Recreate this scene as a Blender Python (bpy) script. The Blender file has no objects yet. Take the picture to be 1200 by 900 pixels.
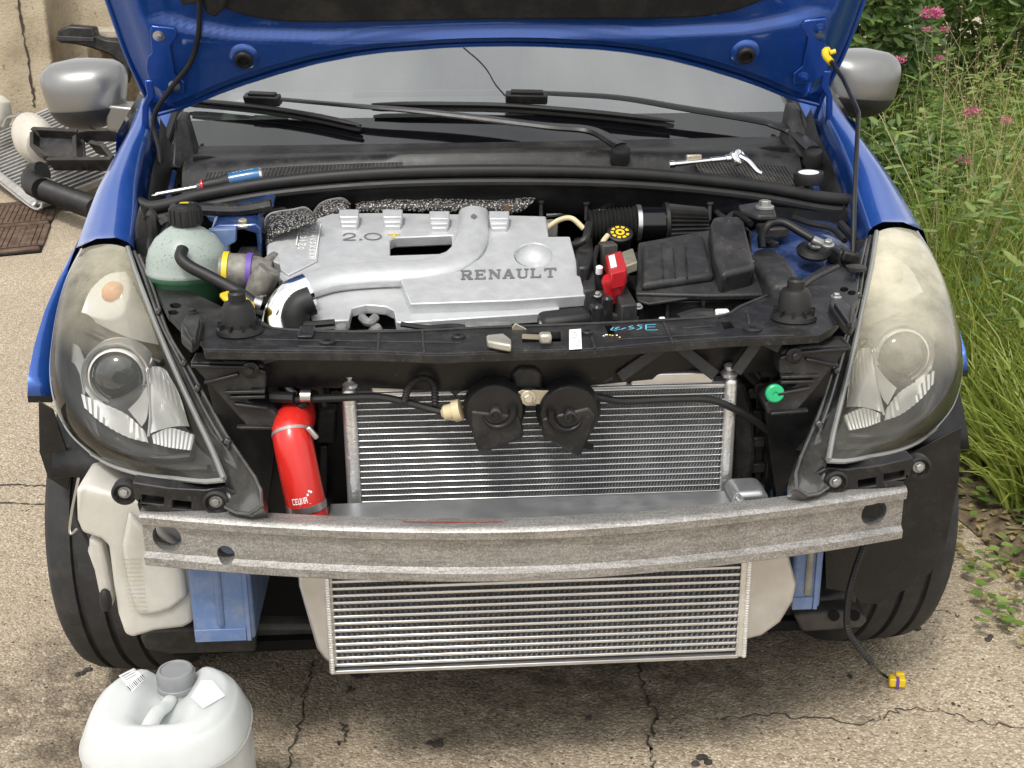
import bpy, bmesh, math, random
from mathutils import Vector as V, Matrix, noise
from mathutils.geometry import tessellate_polygon
random.seed(7)
R = math.radians
S = bpy.context.scene
COL = S.collection

# ------------------------------------------------------------------ camera
FPX = 1516.0                                   # focal length, in pixels of a 1200 px wide frame
CAM = V((-.135, -1.667, 1.362))
_y, _p, _r = R(3.55), R(19.9), R(-.37)
fw = V((math.sin(_y)*math.cos(_p), math.cos(_y)*math.cos(_p), -math.sin(_p)))
rt = V((math.cos(_y), -math.sin(_y), 0))
up = rt.cross(fw)
rt, up = rt*math.cos(_r) + up*math.sin(_r), up*math.cos(_r) - rt*math.sin(_r)
cam = bpy.data.cameras.new('camera')
cam.sensor_width = 36; cam.lens = 36*FPX/1200; cam.clip_start = .05; cam.clip_end = 500
co = bpy.data.objects.new('camera', cam); COL.objects.link(co)
M3 = Matrix((rt, up, -fw)).transposed()
co.matrix_world = Matrix.Translation(CAM) @ M3.to_4x4()
S.camera = co

# ------------------------------------------------------------------ sky, sun, exposure
SUN_EL, SUN_AZ = R(58), R(205)                 # azimuth clockwise from +Y
w = bpy.data.worlds.new('World'); S.world = w; w.use_nodes = True
nt = w.node_tree; nt.nodes.clear()
sky = nt.nodes.new('ShaderNodeTexSky'); sky.sky_type = 'NISHITA'; sky.sun_disc = False
sky.sun_elevation = SUN_EL; sky.sun_rotation = SUN_AZ; sky.air_density = 1.2; sky.dust_density = 5.0; sky.ozone_density = 1.0
hs = nt.nodes.new('ShaderNodeHueSaturation'); hs.inputs['Saturation'].default_value = .14     # cloud cover: nearly white sky
bg = nt.nodes.new('ShaderNodeBackground'); bg.inputs['Strength'].default_value = .15
out = nt.nodes.new('ShaderNodeOutputWorld')
# even cloud deck over the clear sky, with soft cloud structure all round
tc = nt.nodes.new('ShaderNodeTexCoord'); cn = nt.nodes.new('ShaderNodeTexNoise'); cn.inputs['Scale'].default_value = 2.6; cn.inputs['Detail'].default_value = 6
cr0 = nt.nodes.new('ShaderNodeValToRGB'); cr0.color_ramp.elements[0].position = .3; cr0.color_ramp.elements[1].position = .72
cr0.color_ramp.elements[0].color = (2.6, 2.7, 2.85, 1); cr0.color_ramp.elements[1].color = (7.6, 7.6, 7.5, 1)
mxw = nt.nodes.new('ShaderNodeMix'); mxw.data_type = 'RGBA'; mxw.inputs[0].default_value = .72
nt.links.new(tc.outputs['Generated'], cn.inputs['Vector']); nt.links.new(cn.outputs[0], cr0.inputs[0]); nt.links.new(cr0.outputs[0], mxw.inputs[7])
nt.links.new(sky.outputs[0], hs.inputs['Color']); nt.links.new(hs.outputs[0], mxw.inputs[6]); nt.links.new(mxw.outputs[2], bg.inputs[0]); nt.links.new(bg.outputs[0], out.inputs[0])
sl = bpy.data.lights.new('sun', 'SUN'); sl.energy = 1.5; sl.angle = R(11); sl.color = (1, .96, .9)
so = bpy.data.objects.new('sun', sl); COL.objects.link(so)
sd = V((math.sin(SUN_AZ)*math.cos(SUN_EL), math.cos(SUN_AZ)*math.cos(SUN_EL), math.sin(SUN_EL)))
so.rotation_euler = sd.to_track_quat('Z', 'Y').to_euler(); so.location = sd*10
vs = S.view_settings; vs.view_transform = 'Standard'; vs.look = 'None'; vs.exposure = .74; vs.gamma = 1; vs.use_curve_mapping = False
S.cycles.max_bounces = 6; S.cycles.diffuse_bounces = 3; S.cycles.glossy_bounces = 3; S.cycles.transparent_max_bounces = 10; S.cycles.caustics_refractive = False; S.cycles.caustics_reflective = False

# ------------------------------------------------------------------ helpers
def at(px, py, X=None, Y=None, Z=None, pl=None):
    """point of the place seen at photo pixel (px,py) on the plane X=, Y=, Z= or (point, normal)"""
    d = fw + rt*((px-600)/FPX) - up*((py-450)/FPX)
    if pl is not None:
        t = (pl[0]-CAM).dot(pl[1])/d.dot(pl[1])
    elif X is not None: t = (X-CAM.x)/d.x
    elif Y is not None: t = (Y-CAM.y)/d.y
    else: t = (Z-CAM.z)/d.z
    return CAM + d*t
def ats(pts, **k): return [at(x, y, **k) for x, y in pts]
def aty(pts): return [at(x, y, Y=yy) for x, y, yy in pts]          # (px, py, depth Y)
def lerp(a, b, t): return a+(b-a)*t
def interp(x, tab):
    if x <= tab[0][0]: return tab[0][1]
    for (a, b), (c, d) in zip(tab, tab[1:]):
        if x <= c: return b+(d-b)*(x-a)/(c-a)
    return tab[-1][1]
def smooth_path(pts, n=6):
    """Catmull-Rom through points"""
    P = [V(p) for p in pts]; P = [P[0]*2-P[1]]+P+[P[-1]*2-P[-2]]; o = []
    for i in range(1, len(P)-2):
        a, b, c, d = P[i-1:i+3]
        for k in range(n):
            t = k/n
            o.append(.5*((2*b)+(c-a)*t+(2*a-5*b+4*c-d)*t*t+(3*b-a-3*c+d)*t**3))
    o.append(P[-2]); return o

class MB:
    def __init__(s): s.v = []; s.f = []
    def add(s, vs, fs):
        n = len(s.v); s.v += [V(v) for v in vs]; s.f += [tuple(i+n for i in f) for f in fs]; return s
    def box(s, c, size, rot=None):
        hx, hy, hz = size[0]/2, size[1]/2, size[2]/2
        vs = [V((x, y, z)) for x in (-hx, hx) for y in (-hy, hy) for z in (-hz, hz)]
        if rot is not None: vs = [rot @ v for v in vs]
        return s.add([v+V(c) for v in vs], [(0, 1, 3, 2), (4, 6, 7, 5), (0, 4, 5, 1), (2, 3, 7, 6), (0, 2, 6, 4), (1, 5, 7, 3)])
    def bx(s, x0, x1, y0, y1, z0, z1): return s.box(((x0+x1)/2, (y0+y1)/2, (z0+z1)/2), (x1-x0, y1-y0, z1-z0))
    def bar(s, a, b, wdt, hgt, upv=(0, 0, 1)):
        a, b = V(a), V(b); d = (b-a).normalized(); sd_ = d.cross(V(upv)).normalized(); u = sd_.cross(d)
        vs = [p+sd_*sx*wdt/2+u*sz*hgt/2 for p in (a, b) for sx, sz in ((-1, -1), (1, -1), (1, 1), (-1, 1))]
        return s.add(vs, [(0, 1, 2, 3), (7, 6, 5, 4), (0, 4, 5, 1), (1, 5, 6, 2), (2, 6, 7, 3), (3, 7, 4, 0)])
    def prism(s, pts, vec, holes=()):
        """planar outline (with holes) extruded by vec"""
        loops = [list(map(V, pts))]+[list(map(V, h)) for h in holes]; vec = V(vec)
        # Newell normal of the outline
        nrm = V((0, 0, 0)); L = loops[0]
        for a, b in zip(L, L[1:]+L[:1]): nrm += a.cross(b)
        if nrm.dot(vec) > 0: loops[0].reverse()
        for k in range(1, len(loops)):
            h = loops[k]; n2 = V((0, 0, 0))
            for a, b in zip(h, h[1:]+h[:1]): n2 += a.cross(b)
            if n2.dot(vec) < 0: h.reverse()
        flat = [p for l in loops for p in l]; N = len(flat)
        if len(loops) == 1: top = [tuple(range(N))]
        else:
            top = []
            nn = -vec.normalized()
            for t in tessellate_polygon(loops):
                a, b, c = (flat[i] for i in t)
                top.append(tuple(t) if (b-a).cross(c-a).dot(nn) > 0 else tuple(reversed(t)))
        fs = list(top)+[tuple(i+N for i in reversed(t)) for t in top]
        o = 0
        for l in loops:
            m = len(l)
            for i in range(m):
                a, b = o+i, o+(i+1) % m
                fs.append((b, a, a+N, b+N))
            o += m
        return s.add(flat+[p+vec for p in flat], fs)
    def tube(s, path, r, n=10, cap=True, flat=1.0, upv=None):
        P = [V(p) for p in path]; rs = r if isinstance(r, (list, tuple)) else [r]*len(P)
        T = []
        for i in range(len(P)):
            d = P[min(i+1, len(P)-1)]-P[max(i-1, 0)]; T.append(d.normalized())
        u = V(upv) if upv else (V((0, 0, 1)) if abs(T[0].z) < .9 else V((1, 0, 0)))
        vs = []
        for p, t, rr in zip(P, T, rs):
            u = (u-t*u.dot(t)).normalized(); b = t.cross(u)
            vs += [p+(u*math.cos(2*math.pi*k/n)*flat+b*math.sin(2*math.pi*k/n))*rr for k in range(n)]
        fs = []
        for i in range(len(P)-1):
            for k in range(n):
                a, c = i*n+k, i*n+(k+1) % n
                fs.append((a, c, c+n, a+n))
        if cap: fs += [tuple(range(n-1, -1, -1)), tuple(range((len(P)-1)*n, len(P)*n))]
        return s.add(vs, fs)
    def lathe(s, prof, org, axis=(0, 0, 1), n=24, sx=1, sy=1, cap=True, squash=None):
        ax = V(axis).normalized(); u = ax.orthogonal().normalized()
        if abs(ax.z) < .99: u = V((0, 0, 1)); u = (u-ax*u.dot(ax)).normalized()
        b = ax.cross(u); org = V(org); vs = []
        for r_, h in prof:
            vs += [org+ax*h+(u*math.cos(2*math.pi*k/n)*sx+b*math.sin(2*math.pi*k/n)*sy)*r_ for k in range(n)]
        fs = []
        for i in range(len(prof)-1):
            for k in range(n):
                a, c = i*n+k, i*n+(k+1) % n
                fs.append((a, c, c+n, a+n))
        if cap: fs += [tuple(range(n-1, -1, -1)), tuple(range((len(prof)-1)*n, len(prof)*n))]
        return s.add(vs, fs)
    def loft(s, secs, close=False, cap=False):
        n = len(secs[0]); fs = []
        for i in range(len(secs)-1):
            for k in range(n if close else n-1):
                a, c = i*n+k, i*n+(k+1) % n
                fs.append((a, c, c+n, a+n))
        if cap: fs += [tuple(range(n-1, -1, -1)), tuple(range((len(secs)-1)*n, len(secs)*n))]
        return s.add([p for q in secs for p in q], fs)
    def strip(s, path, wdt, nrm):
        """flat ribbon along a path"""
        P = [V(p) for p in path]; nrm = V(nrm); vs = []
        for i, p in enumerate(P):
            d = (P[min(i+1, len(P)-1)]-P[max(i-1, 0)]).normalized(); sd_ = d.cross(nrm).normalized()
            w_ = wdt[i] if isinstance(wdt, (list, tuple)) else wdt
            vs += [p-sd_*w_/2, p+sd_*w_/2]
        return s.add(vs, [(2*i, 2*i+1, 2*i+3, 2*i+2) for i in range(len(P)-1)])
    def build(s, name, m, parent=None, smooth=35, bevel=0, seg=2, sub=0, solid=0, fix=True, label=None, kind=None, mirror=False):
        vs = [V((-v.x, v.y, v.z)) for v in s.v] if mirror else s.v
        fs = [tuple(reversed(f)) for f in s.f] if mirror else s.f
        me = bpy.data.meshes.new(name); me.from_pydata(vs, [], fs)
        if fix:
            bm = bmesh.new(); bm.from_mesh(me); bmesh.ops.remove_doubles(bm, verts=bm.verts, dist=1e-5)
            bmesh.ops.recalc_face_normals(bm, faces=bm.faces); bm.to_mesh(me); bm.free()
        me.materials.append(m)
        if smooth:
            me.shade_smooth()
            if smooth < 180: me.set_sharp_from_angle(angle=R(smooth))
        o = bpy.data.objects.new(name, me); COL.objects.link(o)
        if solid: d = o.modifiers.new('solid', 'SOLIDIFY'); d.thickness = abs(solid); d.offset = -1 if solid > 0 else 1
        if bevel:
            d = o.modifiers.new('bevel', 'BEVEL'); d.width = bevel; d.segments = seg; d.limit_method = 'ANGLE'; d.angle_limit = R(32); d.harden_normals = False
        if sub: d = o.modifiers.new('sub', 'SUBSURF'); d.levels = sub; d.render_levels = sub
        if parent is not None: put(o, parent)
        if label: o['label'] = label
        if kind: o['kind'] = kind
        return o
def put(o, parent):
    o.parent = parent
    if parent.type == 'EMPTY':
        loc = parent.location.copy(); q = parent.parent
        while q is not None:
            if q.type == 'EMPTY' and parent.get('_w') is None: loc += q.location
            q = q.parent
        o.matrix_parent_inverse = Matrix.Translation(-loc)
def thing(name, loc, label, cat, group=None):
    o = bpy.data.objects.new(name, None); o.location = loc; COL.objects.link(o); o.empty_display_size = .1
    o['label'] = label; o['category'] = cat
    if group: o['group'] = group
    return o
def tag(o, label, cat, group=None):
    o['label'] = label; o['category'] = cat
    if group: o['group'] = group
    return o
def circ(c, r, ax=(0, 1, 0), n=16, ry=None):
    ax = V(ax).normalized(); u = V((0, 0, 1)) if abs(ax.z) < .9 else V((0, 1, 0)); u = (u-ax*u.dot(ax)).normalized(); b = ax.cross(u)
    return [V(c)+u*math.cos(2*math.pi*k/n)*(ry or r)+b*math.sin(2*math.pi*k/n)*r for k in range(n)]
def bolt(p, r, ax, m, parent, name='bolt'):
    return MB().lathe([(r*1.5, 0), (r*1.5, r*.35), (r*1.35, r*.45)], p, ax, 14).lathe([(r*.95, r*.4), (r*.95, r*1.15), (r*.75, r*1.3)], p, ax, 6).build(name, m, parent, smooth=30)
def cutmesh(o, cutters):
    for c in cutters:
        d = o.modifiers.new('cut', 'BOOLEAN'); d.operation = 'DIFFERENCE'; d.object = c; d.solver = 'EXACT'
    dg = bpy.context.evaluated_depsgraph_get(); me = bpy.data.meshes.new_from_object(o.evaluated_get(dg))
    o.modifiers.clear(); o.data = me
    for c in cutters: bpy.data.objects.remove(c)
    me.set_sharp_from_angle(angle=R(35))

# ------------------------------------------------------------------ materials
class N:
    """tiny node-tree helper"""
    def __init__(s, name):
        s.m = bpy.data.materials.new(name); s.m.use_nodes = True; s.t = s.m.node_tree
        s.b = s.t.nodes['Principled BSDF']; s.o = s.t.nodes['Material Output']
    def n(s, ty, **k):
        q = s.t.nodes.new(ty)
        for a, b in k.items():
            if a.startswith('i_'): q.inputs[a[2:].replace('_', ' ')].default_value = b
            else: setattr(q, a, b)
        return q
    def l(s, a, b): s.t.links.new(a, b)
    def co(s, scale=None):
        c = s.n('ShaderNodeTexCoord')
        return c.outputs['Object']
    def noise(s, scale, detail=4, rough=.6, vec=None, out='Fac'):
        q = s.n('ShaderNodeTexNoise'); q.inputs['Scale'].default_value = scale; q.inputs['Detail'].default_value = detail; q.inputs['Roughness'].default_value = rough
        s.l(vec if vec is not None else s.co(), q.inputs['Vector']); return q.outputs[out]
    def ramp(s, fac, stops):
        q = s.n('ShaderNodeValToRGB'); e = q.color_ramp.elements
        while len(e) < len(stops): e.new(.5)
        for el, (p, c) in zip(e, stops):
            el.position = p; el.color = (c, c, c, 1) if not isinstance(c, (tuple, list)) else (*c[:3], 1)
        s.l(fac, q.inputs[0]); return q.outputs[0]
    def mix(s, fac, a, b, mode='MIX'):
        q = s.n('ShaderNodeMix', data_type='RGBA', blend_type=mode)
        for sock, val in ((q.inputs[0], fac), (q.inputs[6], a), (q.inputs[7], b)):
            if hasattr(val, 'is_output'): s.l(val, sock)
            elif isinstance(val, (tuple, list)): sock.default_value = (*val[:3], 1)
            else: sock.default_value = val
        return q.outputs[2]
    def math(s, op, a, b=0.0, clamp=False):
        q = s.n('ShaderNodeMath', operation=op, use_clamp=clamp)
        for sock, val in ((q.inputs[0], a), (q.inputs[1], b)):
            if hasattr(val, 'is_output'): s.l(val, sock)
            else: sock.default_value = val
        return q.outputs[0]
    def bump(s, h, strength=.3, dist=.002):
        q = s.n('ShaderNodeBump'); q.inputs['Strength'].default_value = strength; q.inputs['Distance'].default_value = dist
        s.l(h, q.inputs['Height']); s.l(q.outputs[0], s.b.inputs['Normal']); return q
    def set(s, **k):
        for a, b in k.items():
            sock = s.b.inputs[a.replace('_', ' ')]
            if hasattr(b, 'is_output'): s.l(b, sock)
            elif isinstance(b, (tuple, list)): sock.default_value = (*b[:3], 1)
            else: sock.default_value = b
        return s

def pbr(name, col, rough=.5, metal=0, var=.15, vs_=18, dust=0, dustc=(.30, .26, .20), dscale=9, bump=0, bs=250, coat=0, topdust=0, scr=0, spec=.5):
    g = N(name); nz = g.noise(vs_)
    dark = tuple(c*(1-var) for c in col); lite = tuple(min(1, c*(1+var)) for c in col)
    c = g.mix(g.ramp(nz, [(.3, 0.), (.7, 1.)]), dark, lite)
    rg = g.math('ADD', rough-.08, g.math('MULTIPLY', nz, .16))
    if dust or topdust:
        d1 = g.ramp(g.noise(dscale, 7, .75), [(.46, 0.), (.74, 1.)])
        f = g.math('MULTIPLY', d1, dust)
        if topdust:
            ge = g.n('ShaderNodeNewGeometry'); sp = g.n('ShaderNodeSeparateXYZ'); g.l(ge.outputs['Normal'], sp.inputs[0])
            u = g.math('MULTIPLY', g.math('MAXIMUM', sp.outputs[2], 0.), topdust)
            f = g.math('ADD', f, g.math('MULTIPLY', u, g.ramp(g.noise(dscale*2.5, 6, .7), [(.3, .35), (.75, 1.)])), True)
        c = g.mix(f, c, dustc); rg = g.math('ADD', rg, g.math('MULTIPLY', f, .5), True)
        if metal: g.set(Metallic=g.math('MULTIPLY', g.math('SUBTRACT', 1., f), metal))
    elif metal: g.set(Metallic=metal)
    if scr:
        mp = g.n('ShaderNodeMapping'); mp.inputs['Scale'].default_value = (1, .22, 1); g.l(g.co(), mp.inputs[0])
        sc = g.ramp(g.noise(170, 3, .6, mp.outputs[0]), [(.62, 0.), (.70, 1.)])
        c = g.mix(g.math('MULTIPLY', sc, scr), c, (.45, .43, .40))
    g.set(Base_Color=c, Roughness=rg)
    g.b.inputs['Specular IOR Level'].default_value = spec
    if coat: g.set(Coat_Weight=coat, Coat_Roughness=.06)
    if bump: g.bump(g.noise(bs, 3, .6), bump, .0015)
    return g.m

K = {}
K['plastic'] = pbr('black_plastic', (.010, .010, .0105), .40, var=.25, dust=.34, dustc=(.11, .10, .09), dscale=17, topdust=.02, scr=.07, bump=.2, bs=400, spec=.4)
K['plastic_clean'] = pbr('black_plastic_satin', (.008, .008, .0085), .36, var=.2, dust=.16, dustc=(.075, .07, .063), dscale=16, scr=.03, bump=.1, bs=500, spec=.4)
K['plastic_grey'] = pbr('grey_black_plastic', (.022, .022, .023), .45, var=.15, dust=.34, dustc=(.12, .11, .10), dscale=17, topdust=.02, scr=.07, bump=.2, bs=600, spec=.4)
K['rubber'] = pbr('black_rubber', (.010, .010, .010), .5, var=.2, dust=.10, dustc=(.11, .10, .09), topdust=.02, spec=.4)
K['void'] = pbr('dark_void_shade', (.005, .005, .005), .8, var=.4, dust=.2, dustc=(.03, .026, .022), spec=.2)  # near-black with faint dust; shade of gaps and recesses painted in
K['iron'] = pbr('engine_iron', (.05, .048, .045), .55, .4, var=.4, dust=.4, dustc=(.12, .10, .08))
K['castalu'] = pbr('cast_aluminium', (.32, .32, .31), .5, .7, var=.3, dust=.4, dustc=(.14, .12, .10), dscale=25)
K['alu'] = pbr('bright_aluminium', (.72, .72, .72), .32, .9, var=.08, bump=.1, bs=300)
K['weld'] = pbr('welded_aluminium', (.74, .74, .73), .35, .85, var=.12, bump=.9, bs=140)
K['tank'] = pbr('sanded_aluminium', (.55, .55, .55), .36, .85, var=.12, dust=.14, dustc=(.38, .36, .33), dscale=5, bump=.12, bs=500)
K['steel'] = pbr('bright_steel', (.55, .55, .54), .3, .95, var=.12)
K['zinc'] = pbr('zinc_plated_steel', (.52, .47, .36), .4, .8, var=.2, dust=.3, dustc=(.2, .16, .1), dscale=40)
K['rust'] = pbr('rusty_bolt', (.16, .10, .055), .6, .4, var=.4, dust=.5, dustc=(.25, .16, .08), dscale=60)
K['reflector'] = pbr('lamp_reflector', (.88, .88, .86), .13, .68, var=.04)
K['chrome'] = pbr('chromed_reflector', (.86, .86, .86), .09, 1, var=.02)
K['red'] = pbr('red_silicone', (.56, .020, .014), .30, var=.06, bump=.12, bs=90, coat=.25)
K['redplastic'] = pbr('red_plastic', (.45, .012, .018), .35, var=.1)
K['white'] = pbr('white_print', (.78, .78, .77), .5, var=.03)
K['grey_print'] = pbr('grey_print', (.13, .13, .14), .5, var=.1)
K['yellow'] = pbr('yellow_plastic', (.72, .50, .02), .4, var=.1)
K['purple'] = pbr('purple_band', (.12, .06, .32), .5, var=.1)
K['cream'] = pbr('cream_plastic', (.62, .52, .32), .45, var=.1, dust=.2)
K['green'] = pbr('green_cap', (.02, .42, .17), .4, var=.1)
K['cyan'] = pbr('cyan_marker', (.12, .45, .62), .6, var=.1)
K['amber'] = pbr('amber_bulb', (.80, .26, .06), .2, var=.1)
K['glossblack'] = pbr('gloss_black', (.006, .006, .007), .12, var=.1)
K['darkgrey'] = pbr('dark_grey_trim', (.05, .05, .052), .5, var=.1, bump=.2)
K['silverpaint'] = pbr('silver_paint', (.22, .22, .215), .36, .6, var=.03, coat=.35)
K['cover'] = pbr('silver_engine_cover', (.58, .59, .60), .33, .42, var=.06, vs_=40, dust=.42, dustc=(.36, .35, .33), dscale=30, bump=.2, bs=420, scr=.15)
K['turbo'] = pbr('brushed_sleeve', (.20, .19, .17), .55, .3, var=.4, vs_=60, dust=.3, dustc=(.3, .26, .2), dscale=50)
K['railblue'] = pbr('pale_blue_primer', (.12, .19, .36), .45, .1, var=.1, dust=.45, dustc=(.42, .40, .38), dscale=22)
K['rubber_tyre'] = pbr('tyre_rubber', (.020, .020, .021), .75, var=.25, dust=.35, dustc=(.10, .09, .075), dscale=30, bump=.3, bs=180)

def paint(name, col, dust=0.06):
    g = N(name)
    fl = g.noise(900, 1, .5)
    c = g.mix(g.ramp(fl, [(.35, 0.), (.65, 1.)]), tuple(x*.8 for x in col), tuple(x*1.2 for x in col))
    d = g.math('MULTIPLY', g.ramp(g.noise(14, 6, .7), [(.45, 0.), (.8, 1.)]), dust)
    c = g.mix(d, c, (.32, .29, .25))
    g.set(Base_Color=c, Metallic=.45, Roughness=g.math('ADD', .3, g.math('MULTIPLY', d, 3.)), Coat_Weight=1., Coat_Roughness=.05)
    return g.m
K['blue'] = paint('metallic_blue_paint', (.012, .078, .36))
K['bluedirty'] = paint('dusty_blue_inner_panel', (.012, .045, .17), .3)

def thin(name, tint, haze, hazec, ior=1.5, hscale=7, hramp=(.35, .75), grad=None):
    """clear shell: see-through, fresnel reflection, haze in patches (wear on lamp lenses, painted glare on the windscreen)"""
    g = N(name); g.t.nodes.remove(g.b)
    tr = g.n('ShaderNodeBsdfTransparent'); tr.inputs[0].default_value = (*tint, 1)
    gl = g.n('ShaderNodeBsdfGlossy'); gl.inputs['Roughness'].default_value = .035
    df = g.n('ShaderNodeBsdfDiffuse'); tl = g.n('ShaderNodeBsdfTranslucent')
    fr = g.n('ShaderNodeFresnel'); fr.inputs[0].default_value = ior
    h = g.ramp(g.noise(hscale, 6, .65), [(hramp[0], .25), (hramp[1], 1.)])
    h = g.math('MULTIPLY', h, haze)
    if grad:          # (axis, from, to): weathering grows along an axis of the car (sun-exposed upper half)
        sp = g.n('ShaderNodeSeparateXYZ'); g.l(g.co(), sp.inputs[0])
        mr = g.n('ShaderNodeMapRange'); g.l(sp.outputs[grad[0]], mr.inputs[0]); mr.inputs[1].default_value = grad[1]; mr.inputs[2].default_value = grad[2]
        mr.inputs[3].default_value = grad[3]; mr.inputs[4].default_value = 1; h = g.math('MULTIPLY', h, mr.outputs[0])
    for q in (df, tl): q.inputs[0].default_value = (*hazec, 1)
    md = g.n('ShaderNodeMixShader'); md.inputs[0].default_value = .35; g.l(df.outputs[0], md.inputs[1]); g.l(tl.outputs[0], md.inputs[2])
    m1 = g.n('ShaderNodeMixShader'); g.l(h, m1.inputs[0]); g.l(tr.outputs[0], m1.inputs[1]); g.l(md.outputs[0], m1.inputs[2])
    m2 = g.n('ShaderNodeMixShader'); g.l(fr.outputs[0], m2.inputs[0]); g.l(m1.outputs[0], m2.inputs[1]); g.l(gl.outputs[0], m2.inputs[2])
    g.l(m2.outputs[0], g.o.inputs[0]); return g.m
K['lens_l'] = thin('hazed_lens', (.97, .97, .95), .70, (.74, .68, .49), 1.52, 14, (.25, .75), (2, .69, .785, .03))
K['lens_r'] = thin('yellowed_lens', (.97, .96, .92), .96, (.84, .78, .59), 1.52, 10, (.15, .7), (2, .64, .755, .07))
K['clear'] = thin('clear_plastic', (.8, .8, .8), .12, (.5, .5, .48), 1.5)
K['glass'] = thin('windscreen_glass', (.66, .74, .70), .14, (.62, .68, .65), 4.2, .8, (.2, .8))  # pale haze paints the glare of the bright sky into the glass
def translucent(name, col, dens, rough=.4, stain=0):
    g = N(name)
    nz = g.ramp(g.noise(6, 5, .6), [(.3, 0.), (.75, 1.)])
    c = g.mix(nz, col, tuple(x*dens for x in col))
    if stain:
        c = g.mix(g.math('MULTIPLY', g.ramp(g.noise(260, 3, .6), [(.62, 0.), (.68, 1.)]), stain), c, (.08, .08, .07))
    g.set(Base_Color=c, Roughness=rough, Subsurface_Weight=.7, Subsurface_Scale=.05)
    g.bump(g.noise(35, 4, .6), .25, .003)
    g.b.inputs['Subsurface Radius'].default_value = (1, 1, 1)
    return g.m
K['bottle'] = translucent('washer_bottle_plastic', (.62, .60, .54), .62, .4, .10)
K['jerry'] = translucent('translucent_can_plastic', (.57, .59, .58), .84)
K['tankdome'] = translucent('coolant_tank_plastic', (.33, .38, .35), .85, .35, .9)
K['tankgreen'] = translucent('coolant_tank_lower', (.07, .19, .10), .7)
K['scrapwhite'] = translucent('scrap_bottle', (.60, .57, .50), .75)
# ------------------------------------------------------------------ ground
g = N('aggregate_concrete')
vo = g.n('ShaderNodeTexVoronoi', feature='F1'); vo.inputs['Scale'].default_value = 190; g.l(g.co(), vo.inputs['Vector'])
sx = g.n('ShaderNodeSeparateColor'); g.l(vo.outputs['Color'], sx.inputs[0])
peb = g.ramp(sx.outputs[0], [(0., (.17, .13, .095)), (.16, (.35, .28, .20)), (.5, (.48, .395, .285)), (.8, (.60, .51, .38)), (1., (.74, .66, .53))])
mort = g.ramp(vo.outputs['Distance'], [(.25, 0.), (.6, 1.)])
c = g.mix(g.math('MULTIPLY', mort, .55), peb, (.27, .215, .15))
c = g.mix(g.ramp(g.noise(2.2, 5, .65), [(.35, 0.), (.7, .5)]), c, (.30, .245, .175))
c = g.mix(g.ramp(g.noise(75, 3, .6), [(.66, 0.), (.72, .75)]), c, (.07, .06, .05))             # dark stones
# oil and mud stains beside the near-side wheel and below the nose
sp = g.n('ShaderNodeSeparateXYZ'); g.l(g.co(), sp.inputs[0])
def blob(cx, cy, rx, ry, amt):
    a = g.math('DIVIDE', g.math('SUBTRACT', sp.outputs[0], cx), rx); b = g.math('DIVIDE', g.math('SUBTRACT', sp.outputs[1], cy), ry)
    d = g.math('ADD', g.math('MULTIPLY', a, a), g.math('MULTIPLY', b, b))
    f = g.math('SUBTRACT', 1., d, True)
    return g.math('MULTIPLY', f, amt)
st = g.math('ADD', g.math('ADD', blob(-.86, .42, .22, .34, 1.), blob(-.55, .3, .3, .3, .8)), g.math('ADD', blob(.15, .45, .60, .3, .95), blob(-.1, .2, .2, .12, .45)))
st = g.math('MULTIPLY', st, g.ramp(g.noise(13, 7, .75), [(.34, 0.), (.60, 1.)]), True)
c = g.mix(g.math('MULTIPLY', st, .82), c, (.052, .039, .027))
g.set(Base_Color=c, Roughness=.9); g.b.inputs['Specular IOR Level'].default_value = .25
hh = g.math('ADD', g.math('MULTIPLY', vo.outputs['Distance'], -.8), g.noise(40, 5, .7))
g.bump(hh, .8, .004)
K['concrete'] = g.m
gr = MB()
n_ = 40
for (x0, x1, y0, y1) in ((-30, 30, -30, 60),):
    gr.add([(x0, y0, 0), (x1, y0, 0), (x1, y1, 0), (x0, y1, 0)], [(0, 1, 2, 3)])
ground = gr.build('ground', K['concrete'], smooth=0); ground['kind'] = 'structure'
K['crack'] = pbr('crack_shadow', (.05, .04, .03), .95, var=.4)
def crack(px, wd):
    P = smooth_path(ats(px, Z=.002), 7); ww = []
    for i, p in enumerate(P):
        p.x += random.uniform(-.006, .006); p.y += random.uniform(-.008, .008)
        ww.append(wd*random.uniform(.2, 1.05)*(1 if 0 < i < len(P)-1 else .2))
    MB().strip(P, ww, (0, 0, 1)).build('crack', K['crack'], ground, smooth=0, fix=False)
crack([(748, 762), (752, 790), (756, 815), (768, 835), (766, 855), (760, 870), (764, 885), (768, 905)], .006)
crack([(366, 770), (362, 795), (355, 815), (352, 845), (342, 870), (336, 905)], .006)
crack([(840, 842), (900, 838), (950, 842), (1010, 846), (1040, 838), (1065, 829), (1110, 836), (1150, 845), (1210, 854)], .0045)
crack([(-200, 566), (-120, 569), (-60, 566), (20, 568), (60, 569), (140, 570)], .010); crack([(-160, 588), (-80, 591), (20, 590), (60, 590), (120, 592)], .008)
crack([(400, 845), (405, 856), (402, 868), (393, 872)], .006)
crack([(1080, 712), (1110, 716), (1128, 724)], .003)
K['dirtlump'] = pbr('dirt_crumb', (.045, .04, .033), .95, var=.5, bump=.6)
K['chip'] = pbr('light_gravel', (.4, .35, .28), .9, var=.3, bump=.5)
crumb = MB()
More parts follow.
